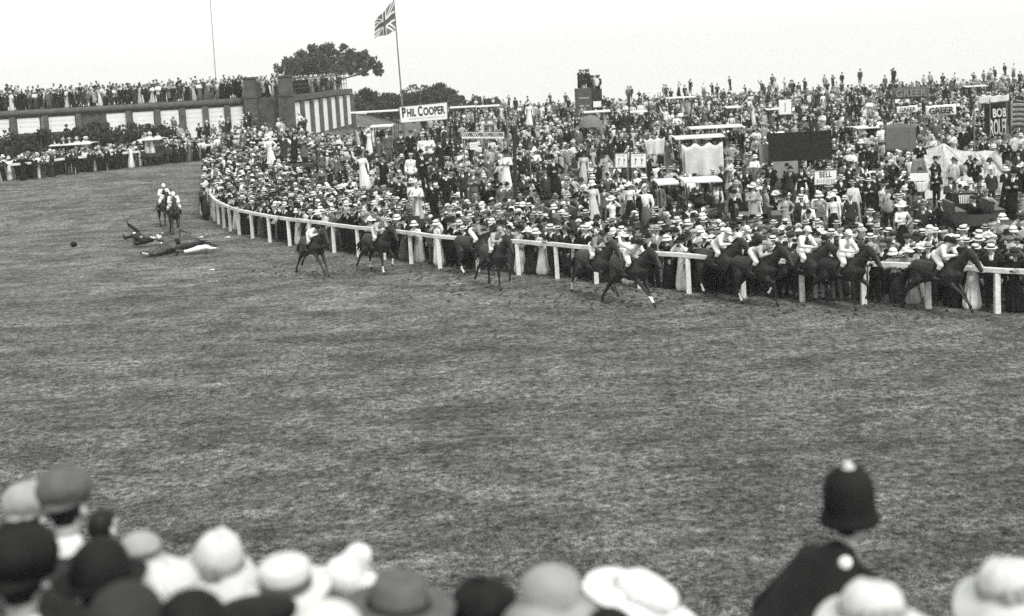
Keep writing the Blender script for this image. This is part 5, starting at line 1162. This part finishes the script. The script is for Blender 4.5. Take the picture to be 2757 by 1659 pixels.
# ---------------------------------------------------------------- standing figures picked out of the photograph (pixel of feet, height in pixels)
FIG = [  # x, foot y, height px, sex, hat, wear, g1, pose, phrase
    (1150, 520, 126, 'm', ('bowler', 0), 'suit', 'black', 'fold', 'standing tall on a cart above the front crowd'), (1105, 508, 100, 'm', ('cap', 2), 'smock', 'white', 'stand', 'left of the tall man in black on a cart'),
    (986, 512, 105, 'w', ('wide', 1), 'dress', 'white', 'wave', 'stepping up high left of the centre'), (1142, 452, 92, 'm', ('cap', 2), 'smock', 'white', 'stand', 'left of two men in white together'), (1162, 450, 92, 'm', ('cap', 0), 'smock', 'white', 'fold', 'right of two men in white together'),
    (1077, 440, 92, 'm', ('cap', 1), 'suit', 'dark', 'fold', 'below the large PHIL COOPER board'), (1105, 438, 92, 'm', ('cap', 1), 'suit', 'black', 'stand', 'second left of the men in white'), (1049, 436, 90, 'm', ('cap', 0), 'suit', 'grey', 'stand', 'third left of the men in white'),
    (1190, 468, 96, 'm', ('topper', 0), 'coat', 'black', 'stand', 'right of the two men in white'), (996, 420, 74, 'w', ('wide', 0), 'dress', 'white', 'brow', 'left of the big lettered board'), (733, 444, 86, 'w', ('cloche', 1), 'dress', 'white', 'hip', 'far left above the bend'),
    (766, 446, 88, 'm', ('bowler', 0), 'coat', 'dark', 'brow', 'beside the woman in white above the bend'), (792, 444, 92, 'm', ('cap', 1), 'coat', 'black', 'wave', 'middle of three dark men above the bend'), (822, 440, 92, 'm', ('trilby', 1), 'coat', 'grey', 'fold', 'right of three dark men above the bend'),
    (909, 476, 74, 'm', ('cap', 0), 'coat', 'tweed', 'brow', 'leaning in the crowd left of centre'), (869, 472, 70, 'm', ('cap', 1), 'suit', 'grey', 'stand', 'in the crowd above the bend'), (891, 516, 74, 'w', ('cloche', 2), 'coat', 'black', 'fold', 'in the crowd above the last runner'),
    (1364, 508, 104, 'w', ('wide', 1), 'dress', 'white', 'fold', 'by the stout dark post'), (1323, 505, 88, 'm', ('cap', 0), 'coat', 'grey', 'stand', 'left of the long white dress by the post'), (1410, 500, 96, 'm', ('bowler', 0), 'suit', 'black', 'stand', 'just right of the stout dark post'),
    (1502, 540, 128, 'm', ('trilby', 0), 'coat', 'black', 'hip', 'biggest dark figure right of the stout post'), (1451, 492, 90, 'w', ('wide', 2), 'blouse', 'white', 'fold', 'left of the biggest dark man'), (1635, 496, 94, 'w', ('wide', 1), 'dress', 'light', 'hip', 'left of the poster boards'),
    (1569, 504, 92, 'w', ('wide', 1), 'dress', 'cream', 'stand', 'right of the biggest dark man'), (1617, 450, 80, 'm', ('cap', 1), 'coat', 'dark', 'hip', 'stout man above the poster boards'), (1646, 446, 78, 'm', ('bowler', 0), 'suit', 'dark', 'stand', 'beside the stout man near the parasol'),
    (1781, 458, 92, 'm', ('cap', 1), 'coat', 'dark', 'glass', 'left of the large white drape'), (1799, 456, 90, 'w', ('wide', 1), 'lcoat', 'grey', 'stand', 'just left of the large white drape'), (1728, 336, 66, 'm', ('cap', 1), 'smock', 'white', 'stand', 'upper hill, in dark trousers'),
    (1795, 348, 60, 'm', ('boater', 0), 'smock', 'white', 'wave', 'arms out on a white roof'), (1425, 340, 66, 'w', ('wide', 0), 'dress', 'white', 'stand', 'alone in white high left on the hill'), (1654, 626, 118, 'w', ('wide', 0), 'dress', 'white', 'glass', 'behind the rail crowd right of centre'),
    (1601, 604, 118, 'w', ('cloche', 1), 'dress', 'cream', 'brow', 'third left of the jockey raising a fist'), (1623, 604, 108, 'm', ('bowler', 0), 'suit', 'grey', 'stand', 'between two women in white'), (1698, 586, 108, 'w', ('wide', 2), 'blouse', 'white', 'stand', 'above the jockey raising a fist'),
    (2028, 618, 126, 'w', ('wide', 0), 'lcoat', 'light', 'fold', 'left of the dark coated woman'), (1985, 616, 124, 'm', ('bowler', 0), 'coat', 'black', 'stand', 'with broad dark back left of the pale coats'), (2078, 622, 122, 'w', ('wide', 0), 'lcoat', 'black', 'fold', 'between two pale long coats'),
    (2118, 622, 124, 'w', ('wide', 1), 'lcoat', 'light', 'hip', 'right of the dark coated woman'), (2126, 556, 114, 'm', ('bowler', 0), 'suit', 'dark', 'glass', 'left of two men below the black board'), (2157, 556, 114, 'm', ('trilby', 0), 'suit', 'black', 'fold', 'right of two men below the black board'),
    (2426, 680, 138, 'w', ('wide', 2), 'blouse', 'white', 'hip', 'in full white blouse facing the rail'), (2537, 668, 140, 'm', ('boater', 0), 'coat', 'black', 'stand', 'tall and broad left of the slatted stand'), (2626, 652, 128, 'm', ('cap', 1), 'coat', 'black', 'stand', 'right of the slatted stand'),
    (2664, 632, 122, 'm', ('cap', 0), 'smock', 'light', 'hip', 'in shirtsleeves right of the slatted stand'), (2668, 560, 86, 'm', None, 'suit', 'dark', 'stand', 'bareheaded before the tent'), (2669, 524, 80, 'w', ('cloche', 2), 'blouse', 'white', 'stand', 'before the right end of the tent'),
    (2718, 598, 150, 'm', ('bowler', 0), 'coat', 'black', 'fold', 'bulky at the right edge'), (2745, 540, 110, 'w', ('wide', 2), 'lcoat', 'black', 'stand', 'right edge below the flag'), (2322, 468, 92, 'w', ('cloche', 1), 'lcoat', 'black', 'fold', 'on a cart right of the black board'),
    (2352, 468, 90, 'm', ('bowler', 0), 'suit', 'black', 'stand', 'on a cart left of the grey screen'), (2309, 330, 66, 'm', ('cap', 1), 'suit', 'black', 'stand', 'dark and upright on the upper hill'), (2522, 560, 100, 'm', ('bowler', 0), 'suit', 'black', 'fold', 'in front of the sagging tent'),
    (2480, 555, 100, 'm', ('trilby', 0), 'suit', 'black', 'glass', 'below the small white placard'), (2344, 590, 116, 'm', ('boater', 0), 'suit', 'black', 'fold', 'with a white shirt front below the tent screen'), (2250, 640, 112, 'w', ('wide', 2), 'blouse', 'white', 'stand', 'right of the pale long coats'),
    (2210, 634, 112, 'w', ('cloche', 0), 'dress', 'light', 'hip', 'second right of the pale long coats'), (2290, 640, 116, 'm', ('cap', 2), 'suit', 'dark', 'stand', 'above the upright jockeys'), (1930, 600, 108, 'w', ('wide', 1), 'blouse', 'white', 'stand', 'left of the broad dark back'),
    (1880, 590, 110, 'm', ('cap', 0), 'suit', 'dark', 'fold', 'below the white topped cart'), (1830, 590, 108, 'm', ('boater', 0), 'suit', 'black', 'glass', 'below the short white topped cart'), (1780, 596, 112, 'm', ('cap', 1), 'suit', 'tweed', 'stand', 'right of the women in white'),
    (1250, 560, 106, 'm', ('cap', 0), 'suit', 'dark', 'stand', 'left of the pair of bowlers by the post'), (1280, 562, 108, 'm', ('cap', 2), 'suit', 'grey', 'fold', 'second left of the pair of bowlers'), (1355, 575, 106, 'm', ('bowler', 0), 'suit', 'tweed', 'stand', 'left of two bowlers by the post'),
    (1372, 577, 106, 'm', ('bowler', 0), 'suit', 'grey', 'stand', 'right of two bowlers by the post'), (1205, 560, 108, 'm', ('bowler', 0), 'suit', 'black', 'stand', 'right of the man on a cart'), (1095, 556, 92, 'w', ('wide', 0), 'blouse', 'white', 'stand', 'below the man in white jacket')]
def feet_point(x, yf, hp_, H0): return at(x, yf, max(33.5, F * H0 / hp_ * .985))
figs = []
for x, yf, hpx, sex, hat, wear, g1, ps_, ph in FIG:
    H0 = 1.80 if sex == 'm' else 1.74; P = feet_point(x, yf, hpx, H0); g = h(P.x, P.y)
    if P.z < g: P = gp(x, yf)
    elif P.z - g < .35: P = V(P.x, P.y, g)
    elif P.z - g > 1.25:                      # nobody stands on more than a cart: the figure is farther off and taller
        Yn = P.y
        while P.z - h(P.x, P.y) > 1.2 and Yn < P.y * 1 + 40 and F * H0 * 1.13 / Yn > hpx * .98: Yn += .5; P = at(x, yf, Yn)
    sc_ = float(np.clip(hpx * P.y / F / (H0 * 1.0), .95, 1.14))
    figs.append(dict(P=P, g=h(P.x, P.y), a=A(sex, hat, wear, g1, ps_, ('black' if wear != 'smock' else 'dark')), ph=ph, sc=sc_, x=x, yf=yf, hpx=hpx))
# carts and boxes under those who stand above the ground
def cart_label(kind, mem):
    f = mem[0]; return ' '.join(f"{kind} under the {words(f['a'])[0]} {f['ph']}".split()[:16])
raised = [f for f in figs if f['P'].z - f['g'] > .3]; used = set(); ncart = 0
for i, f in enumerate(raised):
    if i in used: continue
    grp = [j for j, k in enumerate(raised) if j not in used and abs(k['P'].x - f['P'].x) < 2.4 and abs(k['P'].y - f['P'].y) < 2.0 and abs((k['P'].z - k['g']) - (f['P'].z - f['g'])) < .5]
    used |= set(grp); mem = [raised[j] for j in grp]; xs = [k['P'].x for k in mem]; ys = [k['P'].y for k in mem]; cx, cy = (min(xs) + max(xs)) / 2, (min(ys) + max(ys)) / 2
    g = h(cx, cy); dk = float(np.mean([k['P'].z for k in mem])) - g; ln = max(1.5, max(xs) - min(xs) + 1.1); ncart += 1
    who = ' and '.join(words(k['a'])[0] + ' in ' + words(k['a'])[2] for k in mem[:2])
    if dk > .7:
        carriage('open_cart', (cx, cy), 0, ln, 1.5 + max(ys) - min(ys), dk, cart_label('dark cart', mem), seats=False, sides=.12, cat='cart')
    else:
        m = MB(); m.box((0, 0, dk / 2), (ln * .7, .7 + max(ys) - min(ys), dk)); rt = empty('wooden_crate', (cx, cy, g), 0, cart_label('wooden crate', mem), 'crate'); m.build('box', M_wood, rt); m = MB(); m.box((0, -.36 - (max(ys) - min(ys)) / 2, dk * .3), (ln * .7, .02, .09)); m.box((0, -.36 - (max(ys) - min(ys)) / 2, dk * .75), (ln * .7, .02, .09)); m.build('slat', M_wood, rt)
    for k in mem: k['P'] = V(k['P'].x, k['P'].y, g + dk + .005)
for f in figs:
    P = f['P']; size = F / P.y; want(f['a'], P, face_cam(P.x, P.y, .25), f['sc'], size * 4, ('fig', f['ph']))

# ---------------------------------------------------------------- the crowd along the rail and over the hill
INR = np.vstack([RL, [[60, 20], [200, 60], [200, 175], [-4, 175], [-8, 110]]])
def inside(x, y):
    c = False; n = len(INR); j = n - 1
    for i in range(n):
        xi, yi = INR[i]; xj, yj = INR[j]
        if (yi > y) != (yj > y) and x < (xj - xi) * (y - yi) / (yj - yi) + xi: c = not c
        j = i
    return c
rows = 9
for r in range(rows):
    off = .42 + r * .58; s = 7.0 + rng.random()
    while s < RS[-1] - .6:
        p = rail_pt(s) + rail_nrm(s) * (off + rng.normal(0, .07)); x, y = p
        a = draw(.30 if r < 5 else .4); pxl = project((x, y, 1))[0]
        if r == 0:
            if rng.random() < .62: a['pose'] = 'lean'
        elif a['pose'] in ('wave',): a['pose'] = 'stand'
        if a['hat'][0] == 'wide' and r > 0 and rng.random() < .5: a['hat'] = ('boater', 0) if a['sex'] == 'm' else ('cloche', int(rng.integers(0, 3)))
        nrm = rail_nrm(s); base_ = math.atan2(-nrm[1], -nrm[0]); look = base_ + rng.normal(-.25, .4)
        sc = float(np.clip(rng.normal(.975 if a['sex'] == 'm' else .93, .04), .80, 1.08)) * (.78 if rng.random() < .05 else 1)
        size = F / y * (1.6 if r == 0 else 1.0 - .03 * r)
        want(a, (x, y, h(x, y)), look if r else base_ + rng.normal(0, .25), sc, size if -20 < pxl < 2790 else 0, ('row', r, pxl)); s += rng.uniform(.44, .60) if r < 4 else rng.uniform(.5, .72)
# spectators who have spilled out in front of the rail at the bend
s = 9.0
while s < rail_s(590):
    p = rail_pt(s) - rail_nrm(s) * rng.uniform(.22, .4); x, y = p; a = draw(.3)
    if s < rail_s(578) or rng.random() < .25: want(a, (x, y, h(x, y)), math.atan2(-rail_nrm(s)[1], -rail_nrm(s)[0]) + rng.normal(-.3, .4), .96, F / y, ('row', 0, project((x, y, 1))[0]))
    s += rng.uniform(.45, .8)
# over the hill
band_edges = list(np.arange(31, 80, 1.0)) + list(np.arange(80, 152, 1.55))
for yb in band_edges:
    halfw = .43 * yb + 3; x = -30.0 if yb > 60 else -20
    x = max(x, -halfw)
    while x < halfw:
        y = yb + rng.uniform(-.4, .4)
        x += rng.uniform(.62, 1.25) if yb < 80 else rng.uniform(.7, 1.45)
        d = np.hypot(RL[:, 0] - x, RL[:, 1] - y).min()
        if d < .42 + rows * .58 or not inside(x, y): continue
        a = draw(.30); sc = float(np.clip(rng.normal(.97 if a['sex'] == 'm' else .92, .05), .8, 1.1)); z = h(x, y); k = rng.random()
        if a['pose'] == 'wave' and rng.random() < .7: a['pose'] = 'stand'
        if y > 55 and k < .16: z += rng.uniform(.35, 1.0)
        if y > 135 and k < .07: z += rng.uniform(.3, 1.2)
        want(a, (x, y, z), face_cam(x, y, .5), sc, F / y * .72, ('hill',))
# left: behind the outer rail, along the top of the wall, round the shrubs
for r in range(5):
    s = 12.5
    while s < FS[-1] - .5:
        p = far_pt(s); t = far_pt(s + .2) - far_pt(s - .2); t /= np.linalg.norm(t); n = np.array([-t[1], t[0]]); x, y = p + n * ((-.45 if r == 0 else .45 + (r - 1) * .62) + rng.normal(0, .1))
        if r > 0 or rng.random() < .8:
            a = draw(.38); want(a, (x, y, h(x, y)), face_cam(x, y, .45), float(rng.normal(.96, .05)), 1, ('far',))
        s += rng.uniform(.46, .72)
for _ in range(70):
    y = rng.uniform(97.5, 106); px = rng.uniform(-20, 860) if rng.random() < .35 else rng.uniform(440, 860); x = at(px, 400, y).x; a = draw(.4)
    want(a, (x, y, h(x, y) + (rng.uniform(.3, 1.0) if rng.random() < .4 else 0)), face_cam(x, y, .5), .97, 1, ('far',))
for r in range(4):
    x = -62.0
    while x < wall_x(770):
        a = draw(.35); y = WALL_Y + .5 + r * .75 + rng.normal(0, .08); want(a, (x, y, WZ - .01 + (rng.uniform(.0, .5) if r >= 2 else 0)), face_cam(x, y, .5), float(rng.normal(.97, .05)), 1, ('far',)); x += rng.uniform(.36, .62)
for r in range(2):
    t = .6
    while t < WLN:
        p = WA + WU * t + WW * (.8 + r * .7); a = draw(.3); want(a, (p.x, p.y, WZ - .07), face_cam(p.x, p.y, .6), .97, 1, ('far',)); t += rng.uniform(.55, .95)
# on the van and on skyline roofs
for k in range(16):
    x = VAN.location.x + rng.uniform(-.42, .42) * VL; y = 118 + rng.uniform(-.7, .7); a = draw(.3); want(a, (x, y, VAN.location.z + VZ + .02 if x < VAN.location.x + .1 * VL else VAN.location.z + VZ - .58), face_cam(x, y), 1.0, 1, ('van',))

# passengers riding in the carts and under the bus roofs
for x, y, rz, ln, wd, dz, rf, st in DECKS:
    t = -ln / 2 + .35
    while t < ln / 2 - .3:
        for v in (-.26, .24):
            if rng.random() < (.8 if st else .35):
                px_, py_ = x + (t + rng.normal(0, .06)) * math.cos(rz), y + v * wd + t * math.sin(rz); a = draw(.36)
                if min([9] + [math.hypot(f['P'].x - px_, f['P'].y - py_) for f in figs]) > .5: want(a, (px_, py_, dz), face_cam(px_, py_, .4), .95, F / y * .7, ('ride',))
        t += rng.uniform(.45, .7)
# keep the chosen figures and boards readable: nobody stands in front of them
ppx = project([p['pos'] for p in PEOPLE]); ptop = project([(p['pos'][0], p['pos'][1], p['pos'][2] + 1.72 * p['sc']) for p in PEOPLE])
keep = np.ones(len(PEOPLE), bool); yy = np.array([p['pos'][1] for p in PEOPLE]); kinds = np.array([p['where'][0] for p in PEOPLE]); rowi = np.array([p['where'][1] if p['where'][0] == 'row' else 99 for p in PEOPLE])
free = (kinds != 'fig') & (rowi > 3)
u = rng.random(len(PEOPLE))
for f in figs:
    y0 = f['P'].y; keep &= ~(free & (yy < y0 + .5) & (np.abs(ptop[:, 0] - f['x']) < .26 * f['hpx']) & (ptop[:, 1] < f['yf'] - .42 * f['hpx']) & (ppx[:, 1] > f['yf'] - f['hpx']))
for x0, y0, x1, y1, Yd, kp in SIGNBOX:
    keep &= ~((kinds != 'fig') & (rowi > 5) & (yy < Yd + .3) & (ptop[:, 0] > x0 - 4) & (ptop[:, 0] < x1 + 4) & (ptop[:, 1] < y1 - .12 * (y1 - y0)) & (ppx[:, 1] > y0) & (u < kp))
# nobody inside a vehicle's body, a board or a pole
xx = np.array([p['pos'][0] for p in PEOPLE])
for sx, sy, rz, ln, wd, dz, rf, st in DECKS: keep &= ~((kinds == 'hill') & (np.abs(xx - sx) < ln / 2 + .15) & (np.abs(yy - sy) < wd / 2 + .35))
keep &= ~((kinds == 'hill') & (np.abs(xx - VAN.location.x) < VL * .55) & (np.abs(yy - 118) < 1.25))
PEOPLE = [p for p, k in zip(PEOPLE, keep) if k]
print('spectators', len(PEOPLE))

# ---------------------------------------------------------------- the 255 largest become persons, the rest the one crowd
LM = [(600, 'at the bend beside the leftmost rail posts'), (700, 'at the bend left of all the rail riders'), (800, 'just left of the last rider'), (880, 'directly behind the last rider'), (970, 'between the last two riders'), (1060, 'directly behind the second last rider'),
      (1170, 'midway between second and third last riders'), (1290, 'just left of the third last rider'), (1400, 'just right of the third last rider'), (1500, 'right of the stout dark post'), (1580, 'left of the raised fist'), (1680, 'behind the raised fist'), (1790, 'right of the raised fist'),
      (1880, 'by the tallest white rail post'), (1980, 'behind the jockeys in white'), (2080, 'behind the mottled grey jockey'), (2180, 'left of the upright jockey'), (2270, 'behind the upright jockeys'), (2360, 'right of the round white cap'), (2450, 'above the bare rail stretch'),
      (2540, 'left of the leading jockey'), (2620, 'right of the leading jockey'), (2700, 'near the rightmost rail posts'), (2900, 'at the right edge of the rail')]
ROWW = ['at the rail', 'second row', 'third row', 'fourth row', 'fifth row', 'sixth row', 'seventh row', 'eighth row', 'ninth row']
seen = set()
order = sorted(range(len(PEOPLE)), key=lambda i: -PEOPLE[i]['size']); NP = 0
single = [i for i in order if PEOPLE[i]['where'][0] in ('row', 'fig') and PEOPLE[i]['size'] > 0][:255]; sset = set(single)
def tl(): return float(rng.normal(0, .045))
for i in single:
    p = PEOPLE[i]; a = p['a']
    for _ in range(40):
        sx, ht_, ga = words(a)
        if p['where'][0] == 'row':
            lm = next(w for lim, w in LM if p['where'][2] < lim); lab = f"{sx} in {ht_}, {ga}, {ROWW[p['where'][1]]} {lm}"
        else: lab = f"{sx} in {ht_}, {ga}, {p['where'][1]}"
        if a['hat'] is None: lab = lab.replace('in no hat, ', 'in ')
        if lab not in seen: break
        b2 = draw(.33); b2['pose'] = a['pose']; a = b2
    seen.add(lab); place_person(a, p['pos'], p['rz'], p['sc'], ' '.join(lab.split()[:16]), 'woman' if a['sex'] == 'w' else 'man', 'spectators behind the running rail' if p['where'][0] == 'row' else 'spectators standing above the front crowd', tl())
for i, p in enumerate(PEOPLE):
    if i not in sset: CROWD.person(p['a'], p['pos'], p['rz'], p['sc'])
tag(CROWD.build('crowd'), 'dense crowd of hundreds of spectators over the hill and along the far rail', 'crowd', None, 'stuff')

# ---------------------------------------------------------------- the air: a thin even haze
def haze(den):
    m = bpy.data.materials.new('haze'); m.use_nodes = True; n = m.node_tree; n.nodes.remove(n.nodes['Principled BSDF']); v = n.nodes.new('ShaderNodeVolumePrincipled')
    v.inputs['Color'].default_value = (.985, .99, .975, 1); v.inputs['Density'].default_value = den; v.inputs['Anisotropy'].default_value = .2; n.links.new(v.outputs[0], n.nodes['Material Output'].inputs['Volume'])
    mb = MB(); mb.box((0, 610, -14), (2440, 1400, 76)); tag(mb.build('haze', m), 'thin pale haze in the air over the whole course', 'haze', None, 'stuff')
haze(.0005)
